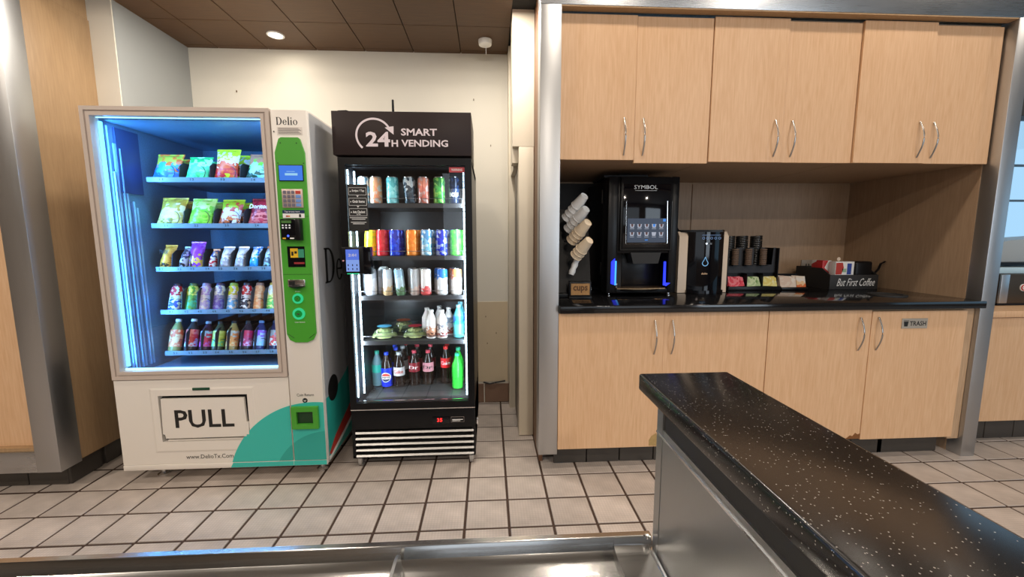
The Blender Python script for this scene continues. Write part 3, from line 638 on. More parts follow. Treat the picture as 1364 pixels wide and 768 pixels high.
# interior lamps of the machine (blue tubes at left and top front)
area('machine_tube_lamp', (-1.862, 2.205, 1.24), 1.2, 17, (0.10, 0.42, 1.0), rot=(0, radians(-90), radians(35)), sy=0.02)
area('machine_top_lamp', (-1.47, 2.22, 1.852), 0.7, 6, (0.18, 0.5, 1.0), rot=(radians(18), 0, 0), sy=0.03)
area('machine_side_lamp', (-1.082, 2.215, 1.24), 1.2, 6, (0.25, 0.55, 1.0), rot=(0, radians(90), radians(-25)), sy=0.02)

# snack bags
PX = [[-1.752, -1.588, -1.433, -1.270], [-1.755, -1.595, -1.438, -1.274], [-1.795, -1.700, -1.630, -1.543, -1.478, -1.398, -1.321, -1.248], [-1.783, -1.695, -1.624, -1.547, -1.472, -1.397, -1.325, -1.248], [-1.805, -1.718, -1.636, -1.568, -1.490, -1.411, -1.336, -1.256]]
REC = -0.33   # everything leans back in its coil
def bag(name, label, x, y, z, w, h, mats, tilt=0.0, lean=0.06, text=None, tcol=None, group=None):
    b = B(mats)
    def f(u, v, s):
        px = (u-0.5)*w*(1-0.10*sin(pi*v)); th = 0.030*(sin(pi*u)**0.6)*(sin(pi*v)**0.55) if 0 < u < 1 and 0 < v < 1 else 0
        return (px+lean*v*h*0.5, s*th*(1+0.10*sin(19*v+7*u))+0.22*v*h*lean, v*h+0.003*sin(24*u) * (1 if v in (0, 1) else 0))
    b.grid(lambda u, v: f(u, v, -1), 12, 12); b.grid(lambda u, v: f(u, v, 1), 12, 12)
    for s in (0, 1): b.box(-w*0.5+lean*s*h*0.5, w*0.5+lean*s*h*0.5, -0.001+0.22*s*h*lean, 0.001+0.22*s*h*lean, h-0.001 if s else -0.001, h+0.008 if s else 0.001)
    bmesh.ops.remove_doubles(b.bm, verts=b.bm.verts, dist=0.0002)
    M = Matrix.Rotation(tilt, 4, 'Y'); b.xform(M)
    t = solo(name, b, label, 'snack', (x, y, z), group, rot=(REC, 0, 0), local=True)
    if text:
        c = B(tcol or WHITE); put_text(c, text, -w*0.36, w*0.40, h*0.60, h*0.76, -0.030, 0.02, shear=0.15); c.xform(M); part('lettering', c, t, local=True)
    return t
c_ = srgb
G1 = 'snack bags on the top two shelves of the vending machine'
OR, BL, LG, YE, RE, WH = c_(226, 110, 40), c_(30, 100, 220), c_(110, 225, 60), c_(240, 225, 90), c_(210, 40, 50), c_(235, 235, 235)
bags = [
 (0, 0, 'orange and blue crisp bag at the left end of the top shelf', [BL, BL, c_(60, 150, 240), OR, c_(180, 190, 60), OR], 0.14, 0.155, None),
 (0, 1, 'mint green snack bag beside the orange and blue bag, top shelf', [c_(50, 200, 110), c_(90, 225, 150), c_(170, 240, 200), c_(40, 190, 100)], 0.125, 0.140, None),
 (0, 2, 'tall lime and red snack bag standing upright on the top shelf', [c_(200, 220, 40), RE, c_(225, 90, 40), WH, c_(215, 235, 50), c_(205, 230, 40)], 0.128, 0.185, None),
 (0, 3, 'pale blue and brown snack bag at the right end of the top shelf', [c_(120, 210, 215), c_(40, 80, 60), c_(150, 220, 220), c_(120, 190, 60), c_(190, 130, 100), c_(190, 130, 100)], 0.125, 0.160, None),
 (1, 0, 'yellow and olive crisp bag at the left end of the second shelf', [c_(150, 130, 40), c_(225, 215, 120), c_(235, 235, 180), c_(190, 160, 60), c_(225, 210, 80)], 0.138, 0.165, None),
 (1, 1, 'lime green crisp bag on the second shelf', [c_(130, 220, 60), c_(160, 240, 80), c_(120, 215, 50), c_(200, 240, 140), c_(150, 225, 70)], 0.132, 0.160, None),
 (1, 2, 'lime topped bag with a busy orange pattern on the second shelf', [c_(60, 30, 50), c_(220, 120, 70), WH, c_(210, 80, 70), c_(170, 210, 50), c_(180, 220, 50)], 0.12, 0.155, None),
 (1, 3, 'dark red tortilla chip bag with white lettering, second shelf', [c_(200, 60, 80), c_(230, 120, 120), c_(150, 20, 50), c_(190, 50, 70), c_(130, 14, 40)], 0.13, 0.160, 'Doritos')]
for k, i, lab, cols, w, h, tx in bags:
    x = PX[k][i]; m = printed('bag_%d_%d' % (k, i), cols, 55, 0.3, band=0.72)
    bag('snack_bag', lab, x, SY+0.038, SH[k]-0.007, w, h, m, lean=0.16 if (k, i) != (0, 2) else 0.0, text=tx, group=G1)
    if (k, i) != (1, 3): bag('snack_bag', 'snack bag half hidden behind the '+lab.split(' at the')[0].split(' beside')[0].split(' standing')[0].split(' on the')[0], x+0.01, SY+0.125, SH[k]-0.007, w*0.95, h*0.93, m, lean=0.18, group=G1)
G2 = 'candy on the third shelf of the vending machine'
cand = [('gold wrapped candy bag with black lettering, left end of the third shelf', [c_(60, 40, 20), c_(225, 160, 60), c_(235, 170, 70), c_(225, 150, 50)], 0.058, 0.13, 'TWIX', INK),
 ('thin silver and black candy bar next to the gold one', [c_(30, 30, 40), c_(190, 190, 200), c_(60, 60, 80), c_(170, 190, 180)], 0.036, 0.12, None, None),
 ('bright purple candy bag, tallest on the third shelf', [c_(150, 60, 220), c_(225, 200, 80), c_(160, 70, 225), c_(150, 60, 215), c_(180, 110, 235)], 0.070, 0.145, None, None),
 ('small white and red candy bar beside the purple bag', [WH, RE, WH, c_(60, 80, 140), c_(220, 170, 130)], 0.034, 0.105, None, None),
 ('left one of two silver candy bars mid third shelf', [c_(200, 205, 215), c_(170, 175, 190), WH, c_(210, 215, 225)], 0.055, 0.12, None, None),
 ('right one of two silver candy bars mid third shelf', [c_(205, 210, 215), c_(175, 175, 185), WH, c_(215, 218, 225)], 0.052, 0.12, None, None),
 ('bright blue candy bag on the third shelf', [c_(40, 150, 240), c_(60, 175, 250), WH, c_(30, 140, 235)], 0.046, 0.118, None, None),
 ('brown topped silver candy bar at the right end of the third shelf', [c_(150, 200, 210), c_(90, 100, 110), c_(180, 200, 205), c_(160, 90, 60)], 0.042, 0.12, None, None)]
for i, (lab, cols, w, h, tx, tc) in enumerate(cand):
    bag('candy_bar', lab, PX[2][i], SY+0.032, SH[2]-0.007, w*1.12, h*1.06, printed('candy_%d' % i, cols, 90, 0.28, 0.1, band=0.7), lean=0.22 if i != 2 else 0, text=tx, tcol=tc, group=G2)
def bottle_prof(h, r, neck=0.012, sh=0.68):
    return [(r*0.72, 0), (r*0.95, h*0.02), (r, h*0.06), (r*0.97, h*0.3), (r, h*0.36), (r, h*0.56), (r*0.93, h*sh), (r*0.62, h*(sh+0.12)), (neck, h*0.90), (neck, h*0.93)]
def bottle(name, label, cat, x, y, z, h, r, body, lab, cap, group=None, lz=(0.34, 0.60), tx=None, tcol=None, lean=0, n=18):
    t = thing(name, label, cat, (x, y, z), group)
    M = Matrix.Rotation(lean, 3, 'Y') if lean else None
    part('body', B(body).lathe(bottle_prof(h, r), n=n, M=M), t, local=True)
    part('cap', B(cap).lathe([(0.0145, h*0.915), (0.0145, h*0.99), (0.012, h)], n=n, M=M), t, local=True)
    b = B(lab).lathe([(r*1.015, h*lz[0]), (r*1.015, h*lz[1])], n=n, M=M, caps=False)
    if tx:
        b.m(tcol or WHITE); vb = len(b.bm.verts); put_text(b, tx, -r*0.85, r*0.85, h*(lz[0]+lz[1])/2-0.011, h*(lz[0]+lz[1])/2+0.011, 0, 0.02)
        b.bm.verts.ensure_lookup_table()
        for v in b.bm.verts[vb:]: v.co.y = -math.sqrt(max(0, (r*1.03)**2-v.co.x**2))
    part('label', b, t, local=True); return t
G3 = 'drink bottles on the fourth shelf of the vending machine'
row4 = [('left end, red and blue label', [c_(50, 90, 200), WH, RE], c_(30, 20, 40)), ('second from the left, green with yellow shoulder', [c_(60, 180, 120), c_(90, 160, 60), c_(220, 220, 90)], c_(60, 90, 40)),
 ('third from the left, pale lilac label', [c_(200, 190, 235), WH, c_(200, 170, 220)], c_(150, 130, 160)), ('fourth from the left, violet grey label', [c_(110, 90, 180), c_(150, 150, 200), WH], c_(60, 50, 90)),
 ('fifth from the left, blue and lime label', [c_(110, 180, 230), WH, c_(220, 225, 60)], c_(140, 170, 60)), ('sixth from the left, black and red label', [c_(40, 40, 60), WH, RE], c_(40, 20, 30)),
 ('seventh from the left, orange label', [c_(235, 150, 90), c_(240, 190, 140), c_(230, 160, 110)], c_(150, 110, 90)), ('right end, yellow and green label', [c_(110, 200, 90), c_(245, 235, 140), WH], c_(200, 180, 60))]
for i, (lab, cols, lq) in enumerate(row4):
    x = PX[3][i]; m = printed('can4_%d' % i, cols, 70, 0.3, band=0.6)
    t = thing('drink_bottle', 'short bottle, fourth snack machine shelf, '+lab, 'bottle', (x, SY+0.055, SH[3]-0.0075), G3); t.rotation_euler = (REC, 0, 0)
    part('body', B(m).lathe([(0.024, 0), (0.029, 0.004), (0.030, 0.02), (0.030, 0.115), (0.026, 0.135), (0.018, 0.147)], n=18), t, local=True)
    part('cap', B(plain('cap4_%d' % i, lq, 0.35)).lathe([(0.020, 0.140), (0.021, 0.156), (0.017, 0.160)], n=16), t, local=True)
G4 = 'juice bottles on the bottom shelf of the vending machine'
row5 = [('left end, orange label and pale cap', [c_(240, 140, 100), c_(245, 210, 160), c_(235, 120, 80)], c_(150, 150, 90), WH), ('second from the left, red and white label', [c_(200, 210, 230), RE, c_(225, 120, 110)], c_(60, 60, 60), WH),
 ('third from the left, magenta and blue label', [c_(190, 80, 190), c_(200, 30, 90), c_(150, 200, 240)], c_(60, 40, 60), c_(150, 170, 190)), ('fourth from the left, lime and teal label', [c_(110, 210, 150), c_(190, 220, 90), c_(210, 230, 120)], c_(70, 80, 60), INK),
 ('fifth from the left, tan label', [c_(230, 200, 140), c_(230, 160, 90), c_(190, 205, 200)], c_(170, 150, 90), INK), ('sixth from the left, pink and magenta label', [c_(220, 170, 220), c_(200, 60, 120), c_(215, 40, 100)], c_(60, 50, 60), INK),
 ('seventh from the left, pale blue and violet label', [c_(140, 210, 240), c_(170, 200, 250), c_(150, 90, 220)], c_(50, 60, 110), c_(120, 150, 190)), ('right end, white and coral label', [WH, c_(230, 90, 90), c_(150, 160, 160)], c_(50, 50, 80), c_(60, 60, 80))]
for i, (lab, cols, lq, cp) in enumerate(row5):
    bottle('juice_bottle', 'juice bottle, lowest snack machine shelf, '+lab, 'bottle', PX[4][i], SY+0.055, SH[4]-0.0075, 0.188 if i < 2 else 0.172, 0.031, plain('juice_%d' % i, lq, 0.15), printed('jl_%d' % i, cols, 80, 0.3, band=0.6), cp if not isinstance(cp, tuple) else plain('jcap_%d' % i, cp, 0.4), G4, lz=(0.14, 0.66)).rotation_euler = (REC, 0, 0)

# ------------------------------------------------------------ glass-door drinks cooler
CX0, CX1, CY = -0.775, -0.086, 2.25
ck = thing('drinks_cooler', 'tall black glass-door drinks cooler with a dark sign on top', 'cooler', (-0.43, 2.6, 0))
b = B(BLACK); b.box(CX0, CX0+0.03, 2.285, 2.98, 0.056, 1.70); b.box(CX1-0.03, CX1, 2.285, 2.98, 0.056, 1.70); b.box(CX0, CX1, 2.94, 2.98, 0.056, 1.70)
b.box(CX0, CX1, 2.285, 2.98, 1.66, 1.705); b.box(CX0, CX1, 2.285, 2.98, 0.056, 0.345); b.box(CX0, CX1, 2.252, 2.285, 0.218, 0.334, 0.002)
b.box(CX0, CX0+0.02, 2.252, 2.285, 0.052, 0.218); b.box(CX1-0.018, CX1, 2.252, 2.285, 0.052, 0.218); b.box(CX0, CX1, 2.252, 2.285, 0.050, 0.062)
part('body', b, ck)
part('liner', B(plain('cooler_liner', (0.02, 0.024, 0.03, 1), 0.3)).box(-0.744, -0.118, 2.92, 2.94, 0.347, 1.66).box(-0.744, -0.740, 2.29, 2.92, 0.347, 1.66).box(-0.122, -0.118, 2.29, 2.92, 0.347, 1.66).box(-0.74, -0.122, 2.29, 2.92, 0.347, 0.352), ck, 'dark interior liner')
b = B(plain('marquee_board', (0.026, 0.017, 0.017, 1), 0.4, spec=0.2)); b.box(-0.795, CX1+0.001, 2.245, 2.60, 1.712, 1.930, 0.002)
mq = part('marquee', b, ck, 'dark brown sign board')
b = B(plain('sign_lettering', srgb(226, 214, 220), 0.5)); put_text(b, '24', -0.626, -0.503, 1.755, 1.829, 2.2445, 0.03); put_text(b, 'H', -0.496, -0.463, 1.755, 1.789, 2.2445, 0.03)
put_text(b, 'SMART', -0.446, -0.262, 1.811, 1.847, 2.2445, 0.025); put_text(b, 'VENDING', -0.446, -0.206, 1.756, 1.791, 2.2445, 0.025)
ca = (-0.585, 1.810); o = []; q = []
for i in range(29):
    a = radians(228-(228-22)*i/28); o.append((ca[0]+0.093*cos(a), ca[1]+0.088*sin(a))); q.append((ca[0]+0.083*cos(a), ca[1]+0.078*sin(a)))
strip(b, o, q, 2.2445); b.poly([(-0.528, 1.850), (-0.483, 1.857), (-0.484, 1.815)], 2.2442, 2.2448)
part('sign_lettering', b, mq, 'pale lettering with a circular arrow round 24H')
b = B(BLACK); frame(b, CX0, CX1, 0.340, 1.700, 0.036, 2.245, 2.283); dr = part('door', b, ck, 'black door frame')
part('door_glass', B(PANE).box(-0.741, -0.120, 2.262, 2.266, 0.374, 1.666), dr)
part('sill_strip', B(CHROME).box(-0.735, -0.122, 2.268, 2.276, 0.372, 0.380), dr)
LED = emit('white_cyan_led', (0.66, 0.88, 1.0, 1), 7)
for (x, y) in ((-0.737, 2.272), (-0.722, 2.335), (-0.130, 2.272)):  # the inner left strip is a reflection in the liner, built as glowing
    b = B(LED)
    for q_ in range(40): z = 0.40+q_*0.0312; b.box(x-0.005, x+0.003, y, y+0.008, z, z+0.027)
    part('light_strip', b, ck, 'vertical white light strip or its reflection')
part('dividing_line', B(CHROME).box(CX0, CX1, 2.248, 2.254, 0.333, 0.338), ck)
for i in range(5):
    z = 0.197-i*0.034
    part('grille_slat', B(STEELD).poly([(2.250, z-0.006), (2.243, z), (2.250, z+0.009), (2.280, z+0.009), (2.280, z-0.006)], -0.755, -0.095, 'yz'), ck)
b = B(BLACKG).box(-0.325, -0.228, 2.246, 2.253, 0.246, 0.285, 0.001); b.m(emit('red_digits', (1, 0.02, 0.02, 1), 3)); put_text(b, '35', -0.300, -0.270, 0.256, 0.278, 2.2455, 0.02)
b.m(plain('grey_print', srgb(120, 112, 108), 0.5)).box(-0.222, -0.148, 2.2495, 2.2515, 0.250, 0.282).m(BLACK).box(-0.220, -0.150, 2.249, 2.2497, 0.252, 0.280).m(WHITE).box(-0.215, -0.155, 2.2485, 2.249, 0.264, 0.268).box(-0.215, -0.17, 2.2485, 2.249, 0.257, 0.260)
part('thermostat', b, ck, 'thermostat with red digits')
for x, y in ((-0.738, 2.272), (-0.110, 2.272), (-0.725, 2.9), (-0.125, 2.9)):
    b = B(plain('grey_wheel', srgb(150, 146, 142), 0.4)).disc((x, y, 0.026), 0.026, 0.018, 'x', 20).m(CHROME).disc((x, y, 0.026), 0.012, 0.022, 'x', 14).box(x-0.014, x+0.014, y-0.014, y+0.014, 0.047, 0.053).box(x+0.010, x+0.013, y-0.01, y+0.01, 0.02, 0.05).box(x-0.013, x-0.010, y-0.01, y+0.01, 0.02, 0.05)
    part('caster', b, ck)
part('side_latch', B(CHROME).box(-0.086, -0.070, 2.32, 2.34, 0.20, 0.24, 0.003), ck)
# stickers on the door
b = B(INK).box(-0.738, -0.634, 2.2598, 2.262, 1.322, 1.566); LN = plain('sticker_line', srgb(230, 230, 230), 0.5)
for i, tx in enumerate(('Swipe / Tap', 'Grab Items', 'Auto Checkout')):
    z = 1.530-i*0.054; b.m(LN)
    for (a, c, e, f) in ((-0.731, -0.641, z+0.018, z+0.0195), (-0.731, -0.641, z-0.0195, z-0.018), (-0.732, -0.7305, z-0.018, z+0.018), (-0.6415, -0.640, z-0.018, z+0.018)): b.box(a, c, 2.2590, 2.2598, e, f)
    put_text(b, tx, -0.714, -0.650, z-0.005, z+0.009, 2.2594, 0.03)
    b.disc((-0.722, 2.2594, z), 0.003, 0.0006, 'y', 8)
    if i < 2: b.poly([(-0.692, z-0.022), (-0.680, z-0.022), (-0.686, z-0.030)], 2.2590, 2.2598)
put_text(b, 'to Go', -0.696, -0.674, 1.408, 1.416, 2.2593, 0.02)
for i, w in enumerate((0.09, 0.07, 0.0, 0.08, 0.06)):
    if w: b.box(-0.686-w/2, -0.686+w/2, 2.2590, 2.2598, 1.392-i*0.008, 1.395-i*0.008)
part('instruction_sticker', b, dr, 'black sticker with white boxed steps')
b = B(plain('pink_warning', srgb(200, 70, 80), 0.5)).box(-0.205, -0.124, 2.2598, 2.262, 1.630, 1.656); b.m(WHITE); put_text(b, 'WARNING', -0.193, -0.136, 1.637, 1.649, 2.2594, 0.02)
b.m(glass('pale_sticker', (0.55, 0.57, 0.62, 1), 1.3, 0.3)).box(-0.203, -0.126, 2.2598, 2.262, 1.545, 1.629)
part('warning_sticker', b, dr, 'red headed warning sticker')
# shelves
CS = [1.472, 1.186, 0.964, 0.708]
for z in CS:
    b = B(plain('cooler_shelf', (0.03, 0.03, 0.032, 1), 0.35)); b.box(-0.715, -0.140, 2.33, 2.90, z-0.008, z-0.002); b.box(-0.715, -0.140, 2.322, 2.330, z-0.022, z+0.002)
    sh = part('shelf', b, ck)
    part('front_rail', B(plain('rail_wire', (0.10, 0.10, 0.11, 1), 0.3, 0.5)).tube([(-0.712, 2.324, z+0.028), (-0.143, 2.324, z+0.028)], 0.0016, 6).tube([(-0.712, 2.324, z), (-0.712, 2.324, z+0.028)], 0.0016, 6).tube([(-0.143, 2.324, z), (-0.143, 2.324, z+0.028)], 0.0016, 6), sh)
part('floor_rack', B(plain('rack_plate', (0.05, 0.052, 0.055, 1), 0.25)).box(-0.72, -0.135, 2.36, 2.90, 0.3525, 0.365, 0.001), ck)
area('cooler_lamp_left', (-0.722, 2.30, 1.02), 1.25, 9, (0.72, 0.88, 1.0), rot=(0, radians(-90), radians(45)), sy=0.015)
area('cooler_lamp_right', (-0.136, 2.30, 1.02), 1.25, 9, (0.72, 0.88, 1.0), rot=(0, radians(90), radians(-45)), sy=0.015)
# payment terminal on the door
b = B(BLACK).box(-0.762, -0.630, 2.19, 2.244, 1.100, 1.240, 0.004); b.m(BLACKG).box(-0.650, -0.612, 2.185, 2.244, 1.098, 1.242, 0.004)
tm_ = part('card_terminal', b, dr, 'black card terminal with a blue screen')
b = B(emit('terminal_screen', (0.10, 0.22, 1.0, 1), 1.0)).box(-0.738, -0.672, 2.187, 2.191, 1.175, 1.228).m(emit('terminal_screen_pale', (0.25, 0.42, 1.0, 1), 1.1)).box(-0.738, -0.672, 2.187, 2.191, 1.114, 1.1745)
b.m(INK)
for i in range(3):
    for j in range(2): b.box(-0.730+i*0.022, -0.725+i*0.022, 2.1862, 2.1872, 1.122+j*0.02, 1.132+j*0.02)
b.m(WHITE); put_text(b, '2:01', -0.725, -0.685, 1.192, 1.206, 2.1865, 0.01); b.m(emit('green_led', (0.0, 0.8, 0.3, 1), 1.0)).box(-0.735, -0.675, 2.187, 2.191, 1.100, 1.105)
part('screen', b, tm_)
part('camera_button', B(plain('pink_led', srgb(230, 170, 180), 0.3)).disc((-0.752, 2.188, 1.17), 0.004, 0.003), tm_)
solo('antenna', B(BLACK).lathe([(0.012, 0), (0.012, 0.008), (0.004, 0.012), (0.004, 0.06), (0.007, 0.065), (0.006, 0.135), (0.004, 0.137)], -0.537, 2.5, 1.930, 10), 'thin black antenna standing on top of the dark cooler sign', 'antenna', (-0.537, 2.5, 1.930))
solo('cable', B(BLACK).tube([(-0.79, 2.3, 1.934), (-0.785, 2.32, 1.950), (-0.75, 2.34, 1.958), (-0.71, 2.36, 1.950), (-0.66, 2.38, 1.938), (-0.62, 2.40, 1.934)], 0.003, 6), 'loop of thin black cable on top of the cooler sign', 'cable', (-0.7, 2.34, 1.931))
# cans
def can(label, x, y, z, h, r, m, group, tx=None, lean=0, name='drink_can', tcol=None, zt=0.5):
    M = Matrix.Rotation(lean, 3, 'Y') if lean else None
    t = thing(name, label, 'can', (x, y, z), group)
    b = B(m).lathe([(r*0.80, 0.0), (r, h*0.05), (r, h*0.92), (r*0.84, h*0.985)], n=22, M=M)
    if tx:
        b.m(tcol or WHITE); nb = len(b.bm.verts); put_text(b, tx, -r*0.72, r*0.72, h*zt-0.012, h*zt+0.012, 0, 0.03); b.bm.verts.ensure_lookup_table()
        for v in b.bm.verts[nb:]: v.co.y = -math.sqrt(max(0, (r*1.015)**2-v.co.x**2))
    part('body', b, t, local=True)
    part('rim', B(CHROME).lathe([(r*0.84, h*0.985), (r*0.86, h), (r*0.80, h), (r*0.78, h*0.985)], n=22, M=M), t, local=True)
    return t
GA, GB, GC = 'cans on the top shelf of the cooler', 'cans on the second shelf of the cooler', 'cans on the third shelf of the cooler'
def cmat(k, cols, metal=0.25, scale=60): return printed(k, cols, scale, 0.25, metal, band=0.35)
top = [(-0.672, 'pale blue can half behind the instruction sticker', [c_(120, 190, 220), c_(90, 150, 190), c_(200, 220, 230)], None), (-0.648+0.03, 'orange and silver can', [c_(230, 150, 110), c_(205, 190, 175), c_(230, 170, 130)], None), (-0.528, 'pale cyan can', [c_(130, 220, 225), c_(160, 235, 240), c_(90, 190, 200)], None),
 (-0.430, 'dark slate can leaning with a white base', [c_(40, 56, 70), c_(60, 80, 95), c_(180, 190, 195)], None), (-0.358, 'rose and silver can', [c_(200, 110, 95), c_(190, 160, 155), c_(210, 130, 110)], None), (-0.272, 'green can with pale markings', [c_(60, 160, 70), c_(130, 190, 90), c_(40, 120, 60)], None), (-0.190, 'dark navy can with white lettering', [c_(20, 34, 60), c_(30, 50, 84), c_(16, 26, 44)], 'BOU')]
for i, (x, lab, cols, tx) in enumerate(top):
    if i == 0: x = -0.685
    for j in range(2):
        can(lab+(', front of the top cooler shelf' if j == 0 else ', behind its twin, top cooler shelf'), x*(1+0.022*j*1.4), 2.372+j*0.072, CS[0]-0.001, 0.148, 0.0325, cmat('ct%d' % i, cols), GA, tx, lean=-0.06 if i == 3 and j == 0 else 0, zt=0.35)
sec = [(-0.664, 'yellow can beside the card terminal', [c_(240, 225, 30), c_(235, 220, 40), c_(200, 210, 60)], None, 0.07), (-0.594, 'red can with a pale shoulder', [c_(190, 30, 40), c_(205, 50, 60), c_(175, 24, 34)], None, 0), (-0.523, 'royal blue can', [c_(20, 50, 190), c_(40, 80, 220), c_(16, 34, 150)], None, 0), (-0.430, 'orange can', [c_(235, 130, 40), c_(240, 150, 60), c_(225, 120, 30)], None, 0),
 (-0.350, 'silver and blue can', [c_(120, 180, 210), c_(190, 210, 220), c_(80, 140, 190)], None, 0), (-0.266, 'blue energy drink can with a red and gold mark', [c_(30, 50, 190), c_(150, 160, 190), c_(26, 40, 150)], None, 0), (-0.185, 'bright green can', [c_(70, 210, 60), c_(100, 225, 80), c_(50, 190, 60)], None, 0)]
for i, (x, lab, cols, tx, ln) in enumerate(sec):
    for j in range(2):
        can(lab+(', front of the second cooler shelf' if j == 0 else ', behind its twin, second cooler shelf'), x*(1+0.03*j)+0.02*j, 2.372+j*0.072, CS[1]-0.001, 0.148, 0.0335, cmat('cs%d' % i, cols, 0.15), GB, tx, lean=ln if j == 0 else 0)
def carton(label, x, y, z, w, h, cols, key, group, tx=None):
    t = thing('drink_carton', label, 'carton', (x, y, z), group)
    b = B(printed(key, cols, 70, 0.4, band=0.7)).box(-w/2, w/2, -w/2, w/2, 0, h, 0.003)
    part('body', b, t, local=True)
    part('top_fold', B(WHITE).poly([(-w/2, h), (w/2, h), (w*0.30, h+0.018), (-w*0.30, h+0.018)], -w/2+0.006, w/2-0.006), t, local=True)
    if tx:
        c = B(INK); put_text(c, tx, -w*0.34, w*0.34, h*0.5, h*0.62, -w/2-0.0006, 0.02); part('lettering', c, t, local=True)
    return t
thr = [(-0.668, 'grey white can', 0), (-0.574, 'white slim can with an orange fruit', 1), (-0.500, 'pale blue slim can leaning, green fruit', 1), (-0.422, 'pale grey slim can', 1), (-0.360, 'white can with a red coconut water design', 2), (-0.268, 'blue topped white can', 0), (-0.186, 'orange topped white can', 0)]
tcols = [[c_(200, 205, 215), c_(225, 228, 235), c_(190, 195, 205)], [c_(235, 200, 150), WH, c_(210, 225, 235)], [c_(120, 160, 120), c_(200, 225, 235), c_(160, 200, 225)], [c_(225, 205, 195), c_(200, 205, 210), c_(190, 195, 200)], [c_(225, 90, 90), WH, c_(235, 235, 235)], [c_(235, 238, 240), c_(225, 228, 232), c_(40, 120, 220)], [c_(230, 225, 220), c_(235, 230, 225), c_(230, 140, 90)]]
for i, (x, lab, kd) in enumerate(thr):
    m = printed('ch%d' % i, tcols[i], 60, 0.35, 0.1, band=0.75)
    for j in range(2):
        lb_ = lab+(', front of the third cooler shelf' if j == 0 else ', behind its twin, third cooler shelf')
        can(lb_, x*(1+0.03*j)-0.014*j, 2.375+j*0.07, CS[2]-0.001, 0.150, 0.0265 if kd == 1 else 0.031, m, GC, lean=-0.09 if (i == 2 and j == 0) else 0)
carton('white square carton at the left end of the third cooler shelf', -0.617, 2.46, CS[2]-0.0015, 0.055, 0.14, tcols[0], 'ca0', 'cartons in the cooler')
# fourth shelf: salads, shakes, water
LEAF = plain('salad_leaves', srgb(200, 210, 140), 0.6, noise=0.7, nscale=60, bump=0.8)
def salad(label, x, y, z, r, lid, sz=1):
    t = thing('salad_box', label, 'food', (x, y, z), 'salad boxes in the cooler')
    part('tray', B(PLASTIC).lathe([(r*0.80, 0), (r, 0.035), (r*1.02, 0.037)], n=24), t, local=True)
    b = B(LEAF)
    def f(u, v):
        a = 2*pi*u; q = v*r*0.86; h = 0.043*(1-v**3)+0.006*sin(9*a+20*v)+0.005*sin(31*v+5*a)
        return (q*cos(a), q*sin(a), max(0.004, h+0.004))
    b.grid(f, 30, 8); part('salad', b, t, local=True)
    part('lid', B(PLASTIC).lathe([(r*1.02, 0.038), (r*0.92, 0.058), (r*0.3, 0.064), (0.001, 0.064)], n=24), t, local=True)
    part('label', B(lid).lathe([(r*0.5, 0.0645), (r*0.3, 0.066), (0.001, 0.0662)], n=20), t, local=True); return t
salad('salad box with a blue label at the left of the fourth cooler shelf', -0.620, 2.44, CS[3]-0.001, 0.085, plain('lid_blue', srgb(90, 180, 220), 0.4))
salad('salad box with a dark red label right of the blue labelled one', -0.440, 2.44, CS[3]-0.001, 0.082, plain('lid_red', srgb(190, 40, 60), 0.4))
salad('salad box with an orange label at the back of the fourth cooler shelf', -0.545, 2.62, CS[3]-0.001, 0.085, plain('lid_orange', srgb(210, 100, 50), 0.4))
MILK = plain('milk_plastic', srgb(232, 230, 228), 0.35)
shk = [(-0.372, 2.46, 'white shake bottle behind, left of the pair on the fourth cooler shelf', [c_(190, 170, 160), WH, WH]), (-0.337, 2.385, 'white shake bottle with a brown label at the front of the fourth cooler shelf', [c_(90, 50, 36), c_(205, 150, 120), WH, WH]),
       (-0.276, 2.385, 'white shake bottle with a grey label beside the water bottle', [c_(150, 60, 50), WH, c_(120, 120, 130), WH]), (-0.243, 2.46, 'white shake bottle behind, next to the water bottle', [c_(170, 80, 60), WH, c_(150, 170, 190)]), (-0.305, 2.52, 'white shake bottle at the back of the group of shakes', [WH, c_(160, 160, 170), WH])]
for i, (x, y, lab, cols) in enumerate(shk):
    bottle('shake_bottle', lab, 'bottle', x, y, CS[3]-0.001, 0.168, 0.030, MILK, printed('sh%d' % i, cols, 80, 0.35, band=0.75), MILK, 'white shake bottles in the cooler', lz=(0.08, 0.66))
AQUA = plain('aqua_bottle', srgb(90, 190, 205), 0.1); AQL = printed('aqua_label', [c_(50, 200, 160), c_(40, 110, 200), c_(60, 130, 215)], 60, 0.3)
bottle('water_bottle', 'pale blue water bottle at the right end of the fourth cooler shelf', 'bottle', -0.180, 2.40, CS[3]-0.001, 0.195, 0.033, AQUA, AQL, plain('aqua_cap', srgb(130, 210, 230), 0.3), 'bottles on the fourth shelf of the cooler', lz=(0.42, 0.66))
bottle('water_bottle', 'pale blue water bottle behind the front one, fourth cooler shelf', 'bottle', -0.176, 2.50, CS[3]-0.001, 0.195, 0.033, AQUA, AQL, plain('aqua_cap', srgb(130, 210, 230), 0.3), 'bottles on the fourth shelf of the cooler', lz=(0.42, 0.66))
